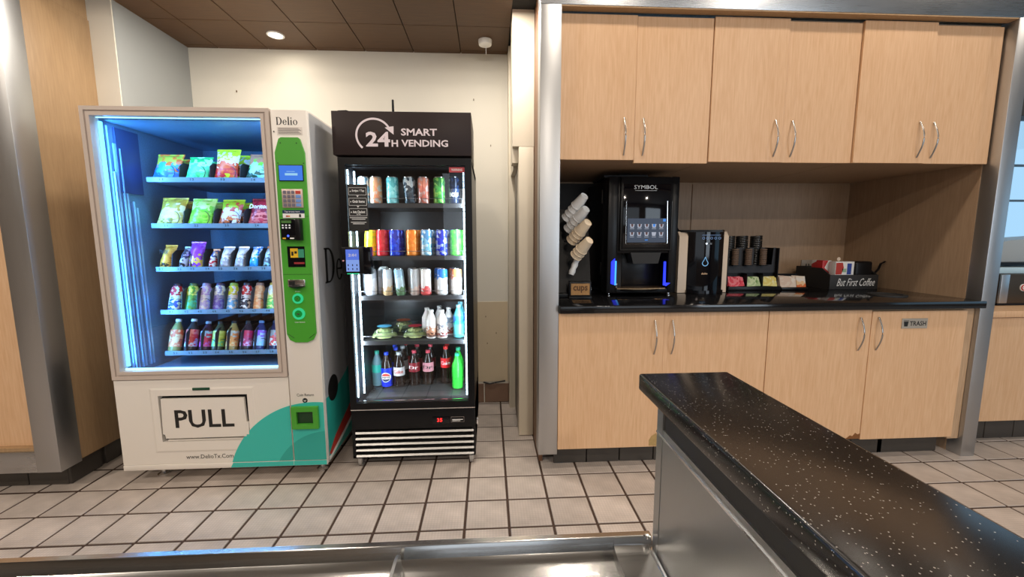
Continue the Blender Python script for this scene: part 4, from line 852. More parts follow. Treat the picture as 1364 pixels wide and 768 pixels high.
# bottom: soda bottles
COLA = plain('cola', (0.014, 0.006, 0.004, 1), 0.06)
CLR = glass('clear_bottle', (0.80, 0.95, 0.97, 1), 1.5, 0.02)
bot = [(-0.685, 2.50, 'clear soda bottle with a teal label at the left end, cooler floor', plain('clear_soda', srgb(110, 150, 160), 0.08), plain('teal_label', srgb(40, 190, 170), 0.4), plain('teal_cap', srgb(40, 200, 170), 0.35), None, None, (0.40, 0.62)),
 (-0.622, 2.47, 'dark cola bottle with a bright blue label and cap, cooler floor', COLA, None, plain('blue_cap', srgb(30, 70, 225), 0.35), 'PEPSI', WHITE, (0.04, 0.56)),
 (-0.548, 2.47, 'cola bottle with a silver label and grey cap, cooler floor', COLA, plain('silver_label', srgb(205, 205, 208), 0.35), plain('grey_cap', srgb(170, 175, 178), 0.35), 'Coke', REDP, (0.34, 0.58)),
 (-0.462, 2.50, 'dark soda bottle with a maroon label and pink cap, cooler floor', COLA, plain('maroon_label', srgb(130, 20, 34), 0.35), plain('pink_cap', srgb(215, 70, 90), 0.35), 'Dr', WHITE, (0.40, 0.66)),
 (-0.378, 2.50, 'dark soda bottle with a pale pink label and pink cap, cooler floor', COLA, plain('pink_label', srgb(205, 140, 150), 0.35), plain('pink_cap', srgb(215, 70, 90), 0.35), 'Dr', INK, (0.40, 0.66)),
 (-0.272, 2.52, 'cola bottle with a red label and tall red cap, cooler floor', COLA, plain('red_label', srgb(225, 30, 36), 0.35), plain('red_cap', srgb(225, 50, 50), 0.35), 'Coke', WHITE, (0.44, 0.70)),
 (-0.194, 2.42, 'bright green soda bottle at the right end, cooler floor', plain('green_soda', srgb(60, 220, 70), 0.08), plain('green_label', srgb(50, 205, 60), 0.35), plain('green_cap', srgb(40, 205, 150), 0.35), None, None, (0.34, 0.64))]
GD = 'soda bottles standing on the cooler floor'
for x, y, lab, body, lm, cap, tx, tc, lz in bot:
    if lm is None: lm = plain('blue_label', srgb(20, 50, 210), 0.35)
    x *= 1.03; y += 0.065
    t = bottle('soda_bottle', lab, 'bottle', x, y, 0.366, 0.222 if y < 2.58 else 0.24, 0.034, body, lm, cap, GD, lz=lz, tx=None if tx == 'PEPSI' else tx, tcol=tc)
    if tx == 'PEPSI':
        e = B(WHITE); r = 0.0352
        for mt, rr, zl, zh in ((WHITE, 0.030, -1, 1), (REDP, 0.026, 0.30, 1), (plain('navy_print', srgb(16, 40, 84), 0.4), 0.026, -1, -0.42)):
            e.m(mt); R_ = r+(0.0 if rr > 0.027 else 0.0006); n = 16
            for i in range(n):
                xa, xb = rr*cos(pi-pi*i/n), rr*cos(pi-pi*(i+1)/n); q4 = []
                for xx, top_ in ((xa, 0), (xb, 0), (xb, 1), (xa, 1)):
                    hh = math.sqrt(max(0, rr*rr-xx*xx)); zz = min(hh, zh*rr) if top_ else max(-hh, zl*rr)
                    if zl > 0: zz = max(zz, 0) if hh > zl*rr else zl*rr*0+hh
                    if zh < 0 and hh < -zh*rr: zz = -hh
                    q4.append((xx, -math.sqrt(R_*R_-xx*xx), 0.068+zz))
                e.quad(*q4)
        e.m(INK); nb = len(e.bm.verts); put_text(e, 'PEPSI', -0.022, 0.022, 0.063, 0.073, 0, 0.03); e.bm.verts.ensure_lookup_table()
        for v in e.bm.verts[nb:]: v.co.y = -math.sqrt(0.0368**2-v.co.x**2)
        part('round_emblem', e, t, 'round red, white and blue emblem', local=True)
beh = [(-0.605, 2.62, 'blue cap, left of two', 'blue_cap', 'blue_label'), (-0.585, 2.55, 'blue cap, right of two', 'blue_cap', 'blue_label'), (-0.548, 2.58, 'grey cap', 'grey_cap', 'silver_label'), (-0.545, 2.68, 'red cap', 'red_cap', 'red_label'), (-0.465, 2.62, 'pink cap, left of two', 'pink_cap', 'maroon_label'), (-0.380, 2.62, 'pink cap, right of two', 'pink_cap', 'maroon_label'), (-0.275, 2.64, 'red cap at the right', 'red_cap', 'red_label'), (-0.196, 2.52, 'green cap', 'green_cap', 'green_label')]
for x, y, w, cp, lm in beh:
    bottle('soda_bottle', 'soda bottle in the back row of the cooler floor, '+w, 'bottle', x*1.03, y+0.075, 0.366, 0.228, 0.034, MATS['green_soda'] if cp == 'green_cap' else COLA, MATS[lm], MATS[cp], GD, n=14)

# ------------------------------------------------------------ coffee machine
ZC = 0.929
cm = thing('coffee_machine', 'tall black bean-to-cup coffee machine with a touch screen and blue lights', 'coffee machine', (0.94, 2.7, ZC))
b = B(BLACK)
b.box(0.720, 1.145, 2.60, 3.0, ZC+0.02, 1.640, 0.004); b.box(0.715, 0.775, 2.47, 2.60, ZC+0.018, 1.645, 0.006); b.box(1.095, 1.147, 2.47, 2.60, ZC+0.018, 1.645, 0.006)
b.box(0.775, 1.095, 2.475, 2.60, 1.19, 1.645, 0.004); b.box(0.775, 1.095, 2.47, 2.60, ZC+0.018, 0.975, 0.004); b.box(0.84, 1.02, 2.575, 2.60, 0.975, 1.19, 0.003)
b.m(BLACKM).box(0.79, 0.84, 2.58, 2.60, 0.975, 1.19)
part('housing', b, cm)
b = B(BLACK).box(0.785, 1.10, 2.455, 2.476, 1.205, 1.640, 0.006); b.m(BLACKG).box(0.800, 1.086, 2.452, 2.457, 1.225, 1.60, 0.003)
dd = part('front_door', b, cm, 'glossy black front door')
b = B(CHROME); b.tube([(0.817, 2.450, 1.50), (0.820, 2.450, 1.250), (0.824, 2.450, 1.246), (1.070, 2.450, 1.246), (1.074, 2.450, 1.250), (1.066, 2.450, 1.50)], 0.0022, 6); b.m(plain('dark_line', (0.08, 0.08, 0.08, 1), 0.3)).tube([(0.788, 2.452, 1.50), (0.790, 2.452, 1.212), (1.098, 2.452, 1.212), (1.096, 2.452, 1.50)], 0.0016, 6)
part('chrome_line', b, dd, 'thin chrome outline')
b = B(emit('touch_screen', (0.035, 0.06, 0.11, 1), 1.0)).box(0.828, 1.064, 2.449, 2.452, 1.256, 1.398)
CUP = emit('screen_cup', (0.7, 0.75, 0.9, 1), 0.75); CUP2 = emit('screen_coffee', (0.16, 0.05, 0.05, 1), 0.6); BLI = emit('screen_blue', (0.03, 0.3, 1, 1), 1.0)
for r in range(2):
    for c in range(5):
        x = 0.856+c*0.0445; z = 1.352-r*0.048
        b.m(CUP).poly([(x-0.014, z+0.013), (x+0.014, z+0.013), (x+0.010, z-0.009), (x-0.010, z-0.009)], 2.4482, 2.449)
        if not (r == 1 and c == 3): b.m(CUP2 if not (r == 0 and c == 3) else BLI).poly([(x-0.007, z+0.013), (x+0.007, z+0.013), (x+0.005, z-0.003), (x-0.005, z-0.003)], 2.4476, 2.4482)
        b.m(CUP).box(x-0.013, x+0.013, 2.4482, 2.449, z-0.0165, z-0.014)
b.m(BLI).box(1.043, 1.060, 2.4482, 2.449, 1.380, 1.396).box(0.936, 0.954, 2.4482, 2.449, 1.268, 1.273)
part('touch_screen', b, dd, 'lit touch screen with rows of cups')
b = B(plain('silver_lettering', srgb(180, 176, 170), 0.3, 0.5)); put_text(b, 'SYMBOL', 0.862, 1.004, 1.570, 1.592, 2.4510, -0.006); b.box(0.868, 1.000, 2.4508, 2.4515, 1.560, 1.5615)
part('name_lettering', b, dd, 'silver name lettering')
part('spout', B(BLACKM).poly([(0.856, 1.195), (1.045, 1.195), (1.028, 1.128), (0.875, 1.128)], 2.462, 2.56), cm)
BLUE = emit('blue_strip', (0.01, 0.03, 1.0, 1), 2.2); BLUEL = emit('blue_strip_bright', (0.04, 0.35, 1.0, 1), 2.5)
part('blue_light', B(BLUE).poly([(0.740, 1.140), (0.762, 1.160), (0.762, 1.000), (0.740, 1.006)], 2.462, 2.47).m(BLUEL).poly([(0.762, 1.145), (0.772, 1.145), (0.772, 0.998), (0.762, 0.998)], 2.462, 2.47), cm, 'blue light strip')
part('blue_light', B(BLUE).poly([(1.066, 1.140), (1.078, 1.140), (1.080, 1.010), (1.110, 1.008), (1.085, 0.990), (1.066, 0.995)], 2.462, 2.47), cm, 'blue light strip')
part('drip_tray', B(plain('drip_grate', srgb(150, 122, 90), 0.25, 0.8, noise=0.4, nscale=60)).poly([(0.772, 2.44), (1.07, 2.44), (1.08, 2.56), (0.77, 2.56)], 0.975, 0.981, 'xy').m(BLACK).lathe([(0.15, -0.012), (0.152, 0.0)], 0.92, 2.56, 0.975, 30), cm, 'perforated drip tray')
b = B(BLACK).poly([(0.70, 2.52), (0.97, 2.52), (0.95, 2.80), (0.70, 2.80)], 1.645, 1.658, 'xy').box(0.80, 0.98, 2.56, 2.80, 1.658, 1.672, 0.003); part('hopper_lid', b, cm)
for z in (1.045, 1.50):
    part('hinge', B(NICKEL).box(0.7165, 0.7195, 2.615, 2.628, z, z+0.085), cm)
part('info_sticker', B(WHITE).box(0.785, 0.815, 2.574, 2.576, 0.985, 0.995).m(WHITE).poly([(0.775, 0.985), (0.785, 0.985), (0.780, 0.997)], 2.574, 2.576), cm)
for x, y in ((0.735, 2.49), (1.11, 2.49), (0.74, 2.97), (1.11, 2.97)):
    part('foot', B(CHROME).lathe([(0.014, 0), (0.014, 0.005), (0.007, 0.01), (0.007, 0.022)], x, y, ZC, 12), cm)
# ------------------------------------------------------------ water dispenser
wd = thing('water_dispenser', 'black countertop water dispenser with beige side panels', 'water dispenser', (1.37, 2.75, ZC))
SIDE = plain('beige_plastic', srgb(226, 206, 184), 0.4)
n = 12
def arc_front(x0, x1, y, bulge): return [(x0+(x1-x0)*i/n, y-bulge*sin(pi*i/n)) for i in range(n+1)]
part('body', B(BLACKG).poly(arc_front(1.265, 1.497, 2.572, 0.035)+[(1.497, 2.95), (1.265, 2.95)], ZC+0.004, 1.318, 'xy'), wd)
part('base_lip', B(BLACKG).poly(arc_front(1.262, 1.500, 2.560, 0.045)+[(1.500, 2.62), (1.262, 2.62)], ZC+0.002, ZC+0.022, 'xy'), wd)
part('lid', B(BLACK).poly([(1.22, 2.60), (1.28, 2.56), (1.48, 2.56), (1.515, 2.60), (1.515, 2.95), (1.22, 2.95)], 1.318, 1.332, 'xy'), wd)
for x0, x1 in ((1.208, 1.265), (1.497, 1.530)):
    part('side_panel', B(SIDE).poly([(2.575, ZC+0.003), (2.575, 1.29), (2.60, 1.322), (2.95, 1.322), (2.95, ZC+0.003)], x0, x1, 'yz').m(SIDE), wd, 'beige side panel')
b = B(emit('dispenser_drop', (0.25, 0.6, 1, 1), 0.9)); o = []; q = []
for i in range(25):
    a = 2*pi*i/24; k = 1 if sin(a) < 0 else 1+0.9*abs(sin(a))**3; w = cos(a)*(1 if sin(a) < 0 else 1-0.55*sin(a)**1.5)
    o.append((1.362+0.021*w, 1.125+0.021*k*sin(a))); q.append((1.362+0.016*w, 1.125+0.016*k*sin(a)))
strip(b, o, q, 2.534); part('drop_emblem', b, wd, 'blue water drop outline')
b = B(emit('panel_glow', (0.3, 0.5, 0.9, 1), 0.7)); b.box(1.335, 1.455, 2.536, 2.537, 1.298, 1.300); 
for i in range(5): b.ring((1.345+i*0.026, 2.537, 1.280), 0.006, 0.008, 0.001, 'y', 12)
b.m(emit('white_dot', (0.8, 0.9, 1, 1), 2)).disc((1.365, 2.534, 1.246), 0.006, 0.002)
b.m(plain('grey_dot', srgb(90, 96, 105), 0.4)).box(1.382, 1.398, 2.533, 2.535, 1.24, 1.252); part('control_panel', b, wd)
b = B(plain('tan_print', srgb(226, 190, 150), 0.4)); put_text(b, 'delio', 1.340, 1.380, 1.052, 1.064, 2.534, 0.03); part('name_lettering', b, wd)
solo('hose', B(BLACK).tube([(1.15, 2.9, 1.36), (1.20, 2.88, 1.398), (1.26, 2.87, 1.40), (1.31, 2.86, 1.37), (1.33, 2.86, 1.334)], 0.006, 8), 'thin black hose arching from the water dispenser to the coffee machine', 'hose', (1.33, 2.86, 1.332))
# ------------------------------------------------------------ cup rack and cups
cr_ = thing('cup_rack', 'black slanted cup rack beside the coffee machine', 'rack', (0.46, 2.45, ZC))
part('back_plate', B(BLACK).poly([(2.46, ZC), (2.50, ZC), (2.62, 1.46), (2.60, 1.46)], 0.385, 0.62, 'yz'), cr_)
part('base', B(BLACK).box(0.385, 0.60, 2.42, 2.52, ZC, 0.955, 0.003), cr_)
part('side_rail', B(BLACK).poly([(2.40, ZC+0.02), (2.46, ZC+0.02), (2.58, 1.40), (2.50, 1.40)], 0.380, 0.386, 'yz'), cr_)
PAPER = plain('paper_cup', srgb(238, 222, 196), 0.55); CLEARC = glass('frosted_cup', (0.78, 0.80, 0.82, 1), 1.45, 0.25)
FROST = plain('frosted_plastic', srgb(236, 240, 242), 0.3, spec=0.6)
def one_cup(mat, r, h):
    b = B(mat).lathe([(r*0.70, 0), (r*0.70, 0.001), (r, h), (r*1.05, h), (r*1.05, h-0.004), (r*0.97, h-0.004)], n=24, caps=False)
    b.lathe([(0.001, 0.004), (r*0.70, 0.004)], n=24, caps=False); return b.mesh('cup')
cupm = {'paper': one_cup(PAPER, 0.036, 0.085), 'plastic': one_cup(FROST, 0.034, 0.085)}
# each stack: mouth end low at left, bottoms pointing up to the right and toward the viewer
def cup_stack(kind, top, bottom, n, lab, group, sleeve=None):
    T0, Bt = Vector(top), Vector(bottom); d = (T0-Bt).normalized(); L = (T0-Bt).length
    rot = Vector((0, 0, -1)).rotation_difference(d)
    for i in range(n):
        o = bpy.data.objects.new('cup', cupm[kind]); COL.objects.link(o); o.rotation_mode = 'QUATERNION'; o.rotation_quaternion = rot
        o.location = T0-d*(L-0.085)*i/max(1, n-1)
        meta(o, lab+', '+('outermost', 'right below the outermost', 'third from the top', 'innermost')[i], 'cup', group)
cup_stack('plastic', (0.545, 2.36, 1.520), (0.468, 2.48, 1.400), 4, 'clear plastic cup, highest slanted stack', 'cups in the slanted rack')
cup_stack('plastic', (0.556, 2.36, 1.448), (0.480, 2.48, 1.335), 4, 'clear plastic cup, second highest slanted stack', 'cups in the slanted rack')
cup_stack('paper', (0.560, 2.33, 1.372), (0.492, 2.44, 1.268), 4, 'white paper cup, upper paper stack', 'cups in the slanted rack')
cup_stack('paper', (0.566, 2.31, 1.272), (0.510, 2.40, 1.180), 3, 'white paper cup, lowest slanted stack', 'cups in the slanted rack')
solo('cup_tube', B(FROST).lathe([(0.016, 0), (0.020, 0.02), (0.016, 0.04), (0.020, 0.06), (0.016, 0.08), (0.020, 0.10), (0.018, 0.12)], n=16, M=Matrix.Rotation(0.36, 3, 'Y')), 'narrow ribbed tube of nested sleeves under the lowest paper cup', 'tube', (0.488, 2.43, 1.068), local=True)
cb = thing('cork_box', 'small black framed box with a cork front and lettering beside the coffee machine', 'box', (0.53, 2.42, ZC))
part('frame', B(BLACK).box(0.470, 0.600, 2.385, 2.42, ZC, 1.030, 0.003).box(0.467, 0.603, 2.375, 2.42, ZC, ZC+0.012, 0.002), cb)
b = B(plain('cork', srgb(176, 134, 86), 0.8, noise=0.4, nscale=80)).box(0.480, 0.590, 2.381, 2.386, ZC+0.022, 1.018); b.m(plain('cork_print', srgb(90, 62, 40), 0.8)); put_text(b, 'cups', 0.492, 0.578, ZC+0.035, 1.005, 2.3805, 0.03); part('cork_panel', b, cb, 'cork panel with brown lettering')
# ------------------------------------------------------------ condiment organiser
ox0, ox1 = 1.600, 1.955; OY = 2.66
og = thing('lid_organizer', 'black lid and condiment organizer beside the water dispenser', 'organizer', (1.78, 2.75, ZC))
b = B(BLACK).box(ox0, ox1+0.01, OY, OY+0.20, ZC, 0.957, 0.002); b.box(ox0, ox1, OY+0.06, OY+0.20, 0.957, 1.05); b.box(ox0-0.004, ox0, OY+0.02, OY+0.22, ZC, 1.215)
b.box(ox0, ox1, OY+0.20, OY+0.21, ZC, 1.21); b.box(ox1-0.003, ox1+0.003, OY+0.03, OY+0.21, ZC, 1.213)
part('frame', b, og)
for i in range(2): part('divider', B(BLACK).box(1.722+i*0.11, 1.726+i*0.11, OY+0.0, OY+0.07, 0.957, 1.045), og)
b = B(plain('organizer_front', (0.018, 0.018, 0.022, 1), 0.5)); xs_ = [ox0, 1.645, 1.690, 1.735, 1.775, 1.822, 1.862, 1.912, ox1]
b.box(ox0, ox1, OY+0.055, OY+0.061, 1.045, 1.10)
for (a, c) in ((1.665-0.02, 1.700), (1.735, 1.775), (1.815, 1.850), (1.905, 1.93)): b.poly([(a+0.02, 1.10), (c+0.02, 1.10), (c+0.02, 1.215), (a+0.028, 1.215)], OY+0.055, OY+0.061)
part('front_panel', b, og)
LIDM = plain('black_lids', (0.01, 0.01, 0.01, 1), 0.3); KR = plain('brown_lid_edge', srgb(118, 98, 84), 0.45)
lidm = B(LIDM).lathe([(0.037, 0), (0.038, 0.003), (0.038, 0.011), (0.036, 0.0146), (0.001, 0.0148)], n=22).mesh('lid'); lidk = B(KR).lathe([(0.020, 0), (0.022, 0.004), (0.022, 0.008), (0.019, 0.0105), (0.001, 0.0105)], n=18).mesh('lid')
for k, (x, nm) in enumerate(((1.632, 'left'), (1.724, 'middle'), (1.826, 'right'))):
    for i in range(9):
        o = bpy.data.objects.new('cup_cover', lidk); COL.objects.link(o); o.location = (x+0.02, OY+0.032, 1.1005-0.0+i*0.0122)
        meta(o, 'small brown grey lid in the %s stack of the organizer' % nm, 'lid', 'small lids in the %s stack of the organizer' % nm)
    for i in range(16):
        o = bpy.data.objects.new('cup_cover', lidm); COL.objects.link(o); o.location = (x+0.012, OY+0.105, 1.052+i*0.0152); o.rotation_euler = (0, (0, -0.05, -0.10)[k] if i > 13 else 0, 0)
        meta(o, 'black coffee cup lid in the %s stack of the organizer' % nm, 'lid', 'black lids in the %s stack of the organizer' % nm)
    part('lid_ledge', B(BLACK).box(x-0.005, x+0.045, OY+0.008, OY+0.056, 1.094, 1.100), og)
# sachets
def sachets(x0, x1, cols, nm, n):
    mt = printed('sachet_'+nm, cols, 60, 0.5, band=0.3)
    w = (x1-x0)*0.92
    m = B(mt).grid(lambda u, v: ((u-0.5)*w, 0.001*sin(6*u), v*0.062), 4, 3).grid(lambda u, v: ((u-0.5)*w, -0.0035*sin(pi*u)*sin(pi*v)-0.0005, v*0.062), 4, 3).mesh('sachet')
    for i in range(n):
        o = bpy.data.objects.new('sachet', m); COL.objects.link(o); o.location = ((x0+x1)/2+random.uniform(-0.004, 0.004), OY+0.008+i*0.0062, 0.9585); o.rotation_euler = (-0.42+i*0.03, random.uniform(-0.09, 0.09), random.uniform(-0.05, 0.05))
        meta(o, '%s sachet standing in the organizer tray' % nm, 'sachet', '%s sachets in the organizer tray' % nm)
sachets(1.606, 1.716, [c_(235, 70, 90), c_(245, 130, 140), c_(215, 40, 70)], 'pink red sweetener', 7)
sachets(1.730, 1.832, [c_(180, 205, 150), c_(210, 225, 180), c_(120, 160, 90)], 'pale green sweetener', 7)
sachets(1.838, 1.950, [c_(240, 230, 150), c_(235, 215, 120), c_(245, 240, 190)], 'pale yellow sweetener', 7)
tb = thing('tea_tray', 'low black tray of tea sachets between the organizer and the basket', 'tray', (2.05, 2.75, ZC))
part('tray', B(BLACK).box(1.985, 2.175, 2.68, 2.80, ZC, 0.945, 0.002).box(1.985, 2.175, 2.795, 2.80, 0.945, 1.03), tb)
TE = printed('tea_paper', [c_(232, 214, 196), c_(225, 200, 180), c_(240, 228, 214)], 40, 0.5, band=0.3); TE2 = printed('tea_orange', [c_(222, 110, 50), c_(240, 200, 150), c_(235, 225, 215), c_(236, 220, 200)], 50, 0.5, band=0.75)
for i in range(5):
    for k, (x, mt, nm, w) in enumerate(((2.045, TE, 'cream', 0.115), (2.138, TE2, 'cream and orange', 0.065))):
        b = B(mt).box(-w/2, w/2, -0.0015, 0.0015, 0, 0.075, 0.0007, 1)
        solo('tea_sachet', b, '%s tea sachet in the low black tray' % nm, 'sachet', (x, 2.70+i*0.012, 0.9455), '%s tea sachets in the low tray' % nm, rot=(-0.25, 0.02*i, 0), local=True)
# ------------------------------------------------------------ basket
bk = thing('coffee_basket', 'black wooden basket lettered with white script at the right of the worktop', 'basket', (2.5, 2.78, ZC))
b = B(BLACKM).box(2.322, 2.668, 2.68, 2.688, ZC, 1.028, 0.001); b.poly([(2.688, ZC), (2.688, 1.028), (2.76, 1.07), (3.0, 1.07), (3.0, ZC)], 2.322, 2.330, 'yz'); b.poly([(2.688, ZC), (2.688, 1.028), (2.76, 1.07), (3.0, 1.07), (3.0, ZC)], 2.660, 2.668, 'yz'); b.box(2.33, 2.66, 2.992, 3.0, ZC, 1.07); b.box(2.33, 2.66, 2.688, 2.992, ZC, ZC+0.006)
part('box', b, bk)
b = B(WHITE); put_text(b, 'But First Coffee', 2.372, 2.640, 0.952, 1.004, 2.6792, -0.003, shear=0.25); part('lettering', b, bk, 'white lettering')
part('handle_scoop', B(BLACK).tube([(2.66, 2.72, 1.02), (2.70, 2.72, 1.06), (2.715, 2.72, 1.10), (2.745, 2.72, 1.115)], 0.010, 8, sq=(1, 0.5)), bk)
solo('creamer_box', B(printed('creamer_a', [WH, WH, c_(190, 40, 44), WH], 16, 0.45, band=0.2)).box(2.335, 2.40, 2.77, 2.87, ZC+0.007, 1.122, 0.003), 'white and red creamer box at the left of the basket', 'box', (2.365, 2.82, ZC+0.007))
b = B(WHITE).box(2.372, 2.505, 2.70, 2.755, ZC+0.007, 1.118, 0.002); b.m(REDP).poly([(2.374, 1.03), (2.415, 1.03), (2.43, 1.075), (2.42, 1.11), (2.374, 1.11)], 2.6985, 2.70).m(plain('blue_print', srgb(44, 74, 160), 0.4)).box(2.455, 2.485, 2.6985, 2.70, 1.03, 1.105).m(plain('green_grey_print', srgb(160, 190, 160), 0.4)).box(2.42, 2.45, 2.6985, 2.70, 1.045, 1.07)
solo('creamer_box', b, 'white creamer box with red patch and blue stripe at the front of the basket', 'box', (2.44, 2.73, ZC+0.007))
solo('creamer_spoon', B(SIDE).lathe([(0.013, -0.0015), (0.0135, 0.0), (0.013, 0.0015)], 0, 0, 0, 18, Matrix.Rotation(pi/2, 3, 'X')).box(-0.004, 0.004, -0.001, 0.001, -0.09, -0.008), 'pale disc shaped scoop standing up behind the creamer boxes', 'scoop', (2.445, 2.764, 1.132), local=True)
solo('napkin_holder', B(BLACK).box(2.515, 2.642, 2.70, 2.78, ZC+0.007, 1.118, 0.014, 3), 'rounded black container in the right half of the basket', 'container', (2.58, 2.74, ZC+0.007))

# ------------------------------------------------------------ serving ledge and steel counter in front
ld = thing('serving_ledge', 'black speckled stone ledge with steel side running toward the camera at right', 'counter', (0.41, 0.2, 0))
part('ledge_top', B(QUARTZ).box(0.315, 0.509, -1.2, 0.832, 0.964, 1.0, 0.005, 3), ld, 'black speckled stone top')
part('caulk_line', B(plain('grey_caulk', srgb(70, 66, 62), 0.5, noise=0.3, nscale=50)).box(0.343, 0.348, -1.2, 0.79, 0.953, 0.965), ld)
part('core', B(plain('dark_substrate', (0.02, 0.018, 0.016, 1), 0.6)).box(0.347, 0.48, -1.2, 0.786, 0.0, 0.9635), ld)
part('side_sheet', B(STEELD).box(0.3435, 0.347, -1.2, 0.79, 0.60, 0.905).box(0.347, 0.482, 0.786, 0.79, 0.0, 0.962).box(0.480, 0.484, -1.2, 0.79, 0.0, 0.962), ld, 'brushed steel side sheet')
part('sheet_edge', B(CHROME).box(0.340, 0.345, -1.2, 0.79, 0.889, 0.893), ld)
part('corner_post', B(STEELD).box(0.3425, 0.3475, 0.766, 0.792, 0.60, 0.963), ld)
sk = thing('steel_counter', 'long brushed steel counter with a raised rim in the foreground', 'counter', (-0.6, 0.5, 0))
SK = steel('counter_steel', c=(0.46, 0.46, 0.455, 1), rough=0.17, stretch=(1, 50, 50))
b = B(SK)
b.poly([(0.812, 0.652), (0.800, 0.652), (0.797, 0.648), (0.793, 0.625), (0.775, 0.612), (0.42, 0.600), (0.05, 0.600), (0.05, 0.590), (0.805, 0.595), (0.812, 0.60)], -2.6, 0.26, 'yz')
b.poly([(0.812, 0.652), (0.800, 0.652), (0.797, 0.648), (0.793, 0.635), (0.775, 0.628), (0.05, 0.618), (0.05, 0.590), (0.805, 0.595), (0.812, 0.60)], 0.26, 0.3425, 'yz')
part('pan', b, sk)
part('apron', B(STEELD).box(-2.6, 0.342, 0.02, 0.80, 0.0, 0.59), sk)
part('weld_bead', B(CHROME).tube([(0.338, 0.79, 0.63), (0.338, 0.60, 0.624), (0.338, 0.3, 0.621), (0.338, 0.06, 0.620)], 0.004, 6).lathe([(0.001, -0.006), (0.006, -0.003), (0.007, 0.003), (0.001, 0.006)], 0.334, 0.795, 0.652, 10), sk)
pts = [(0.782, 0.598), (0.782, 0.632), (0.778, 0.648), (0.768, 0.657), (0.752, 0.662), (0.735, 0.663), (0.60, 0.660), (0.30, 0.655), (0.10, 0.652), (0.10, 0.590), (0.70, 0.596)]
part('divider_plate', B(STEELD).poly(pts, -0.190, -0.184, 'yz'), sk, 'upright divider plate')
for i, (x, y) in enumerate(((-0.02, 0.74), (0.075, 0.70), (-0.10, 0.70), (-0.035, 0.66))):
    dm = B(glass('water', (0.95, 0.97, 1, 1), 1.33)).lathe([(0.006, 0), (0.005, 0.0018), (0.002, 0.003), (0.0001, 0.0032)], n=12)
    o = solo('water_drop', dm, ('water drop nearest the rim on the steel counter', 'long water drop at the right on the steel counter', 'water drop beside the divider plate', 'water drop nearest the viewer on the steel counter')[i], 'drop', (x, y, 0.6115), 'water drops on the steel counter', local=True)
    o.scale = (1, 1.6 if i == 1 else 1, 1)

# ------------------------------------------------------------ service counter at the right edge
rc = thing('side_counter', 'maple counter beyond the right steel post', 'counter', (3.7, 2.7, 0))
part('front_panel', B(MAPLE).box(2.96, 4.6, 2.29, 2.31, 0.143, 0.797), rc)
part('top', B(MAPLE).box(2.90, 4.6, 2.27, 3.1, 0.803, 0.842, 0.003), rc, 'pale wood top')
part('body', B(DARK).box(2.965, 4.6, 2.36, 3.0, 0.13, 0.80), rc)
for q in range(6): part('kick_tile', B(TOETILE).box(2.96+q*0.2, 3.155+q*0.2, 2.345, 2.36, 0.002, 0.142, 0.002, 1), rc)
eq = thing('heated_display', 'steel heated display unit with a red round badge on the side counter', 'appliance', (3.7, 2.7, 0.842))
part('cabinet', B(plain('dark_steel_case', (0.10, 0.085, 0.07, 1), 0.3, 0.7)).box(3.265, 4.2, 2.45, 2.95, 0.858, 1.045, 0.004), eq)
part('base_frame', B(BLACK).box(3.275, 4.19, 2.46, 2.94, 0.8425, 0.858), eq)
part('corner_angle', B(STEEL).box(3.262, 3.318, 2.442, 2.452, 0.86, 1.045, 0.002), eq)
b = B(WHITE).disc((3.425, 2.448, 0.960), 0.023, 0.006).m(REDP).disc((3.425, 2.444, 0.960), 0.019, 0.004).m(WHITE).disc((3.425, 2.442, 0.960), 0.013, 0.003).m(REDP).disc((3.426, 2.440, 0.961), 0.008, 0.003); part('round_badge', b, eq, 'white and red round badge')
part('glass_top', B(plain('pale_cover', srgb(190, 220, 235), 0.1)).box(3.02, 4.2, 2.50, 2.95, 1.046, 1.085, 0.004), eq)
part('black_rail', B(BLACK).box(3.0, 4.2, 2.55, 2.95, 1.095, 1.115), eq)
part('rail_posts', B(BLACK).box(3.10, 3.12, 2.7, 2.72, 1.085, 1.095).box(4.0, 4.02, 2.7, 2.72, 1.085, 1.095), eq)
part('hood', B(plain('hood_grey', srgb(180, 178, 172), 0.3, 0.3)).poly([(3.0, 1.116), (4.2, 1.116), (4.2, 1.30), (3.5, 1.26), (3.0, 1.17)], 2.6, 2.9), eq, 'light grey sloped hood')
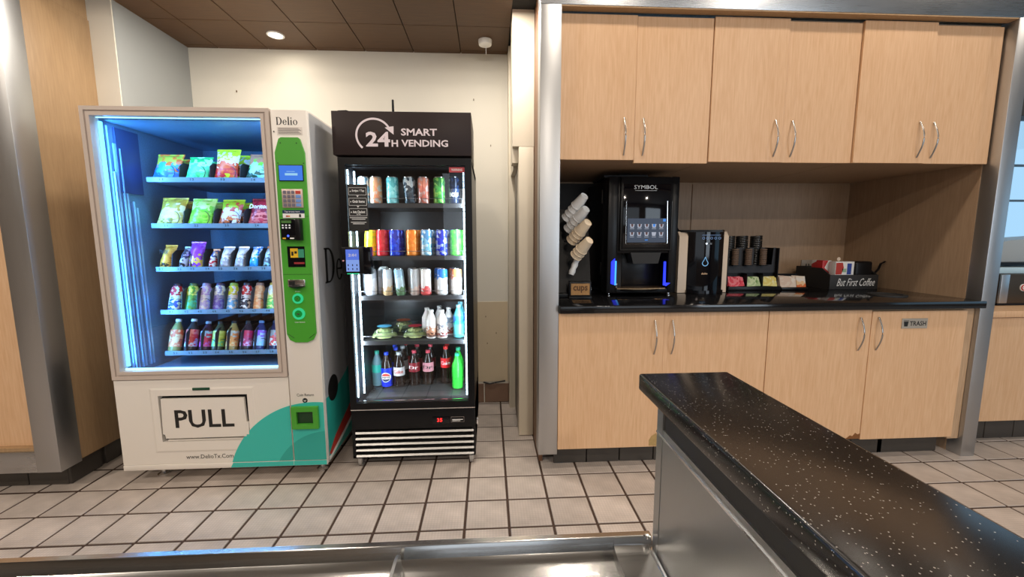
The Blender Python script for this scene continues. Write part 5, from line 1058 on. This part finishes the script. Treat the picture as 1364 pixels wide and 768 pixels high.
# window and the outside
wn = struct('window_1', B(plain('window_frame', srgb(120, 132, 140), 0.4)).box(4.35, 8, 4.92, 4.97, 1.0, 1.05).box(4.35, 8, 4.92, 4.97, 2.70, 2.75).box(4.35, 4.40, 4.92, 4.97, 1.05, 2.70), 'bright window beyond the right post', 'window')
for x in (4.9, 5.6, 6.3, 7.0, 7.7): part('mullion', B(MATS['window_frame']).box(x, x+0.03, 4.925, 4.965, 1.05, 2.70), wn)
for z in (1.72, 2.15): part('glazing_bar', B(MATS['window_frame']).box(4.40, 8, 4.925, 4.965, z, z+0.025), wn)
part('pane', B(PANE).box(4.40, 8, 4.943, 4.947, 1.05, 2.70), wn)
solo('forecourt', B(plain('asphalt', srgb(150, 150, 150), 0.9, noise=0.1)).box(-10, 40, 5.2, 40, -0.1, -0.05), 'pale paved ground outside the window', 'ground', (10, 20, -0.1), kind='structure')
cr2 = thing('parked_car', 'pale blue parked car seen through the window', 'car', (9.2, 9.5, -0.05))
part('body', B(plain('car_blue', srgb(110, 160, 190), 0.3)).poly([(7.4, 0.25), (7.3, 0.7), (7.9, 0.95), (8.5, 1.4), (10.1, 1.42), (10.7, 1.0), (11.1, 0.9), (11.1, 0.25)], 8.8, 10.4), cr2)
part('windows', B(BLACKG).poly([(8.05, 0.97), (8.55, 1.34), (10.0, 1.35), (10.5, 0.99)], 8.79, 8.80), cr2)
for x in (8.0, 10.3): part('wheel', B(BLACKM).disc((x, 8.9, 0.27), 0.32, 0.22, 'y', 24).m(CHROME).disc((x, 8.78, 0.27), 0.18, 0.02, 'y', 20), cr2)
sg = thing('roadside_sign', 'oval white and red sign outside the window', 'sign', (10.2, 12, -0.05))
part('pole', B(WHITE).box(10.95, 11.05, 12, 12.1, -0.05, 2.2), sg)
b = B(REDP).lathe([(0.5, -0.04), (0.5, 0.04)], n=32, M=Matrix.Diagonal((1.3, 1, 0.7)).to_3x3() @ Matrix.Rotation(pi/2, 3, 'X'), cx=11, cy=11.95, cz=2.2).m(WHITE).lathe([(0.42, -0.05), (0.42, 0.05)], n=32, M=Matrix.Diagonal((1.3, 1, 0.65)).to_3x3() @ Matrix.Rotation(pi/2, 3, 'X'), cx=11, cy=11.94, cz=2.2).m(REDP).box(10.7, 11.3, 11.87, 11.88, 2.12, 2.28)
part('oval_board', b, sg)
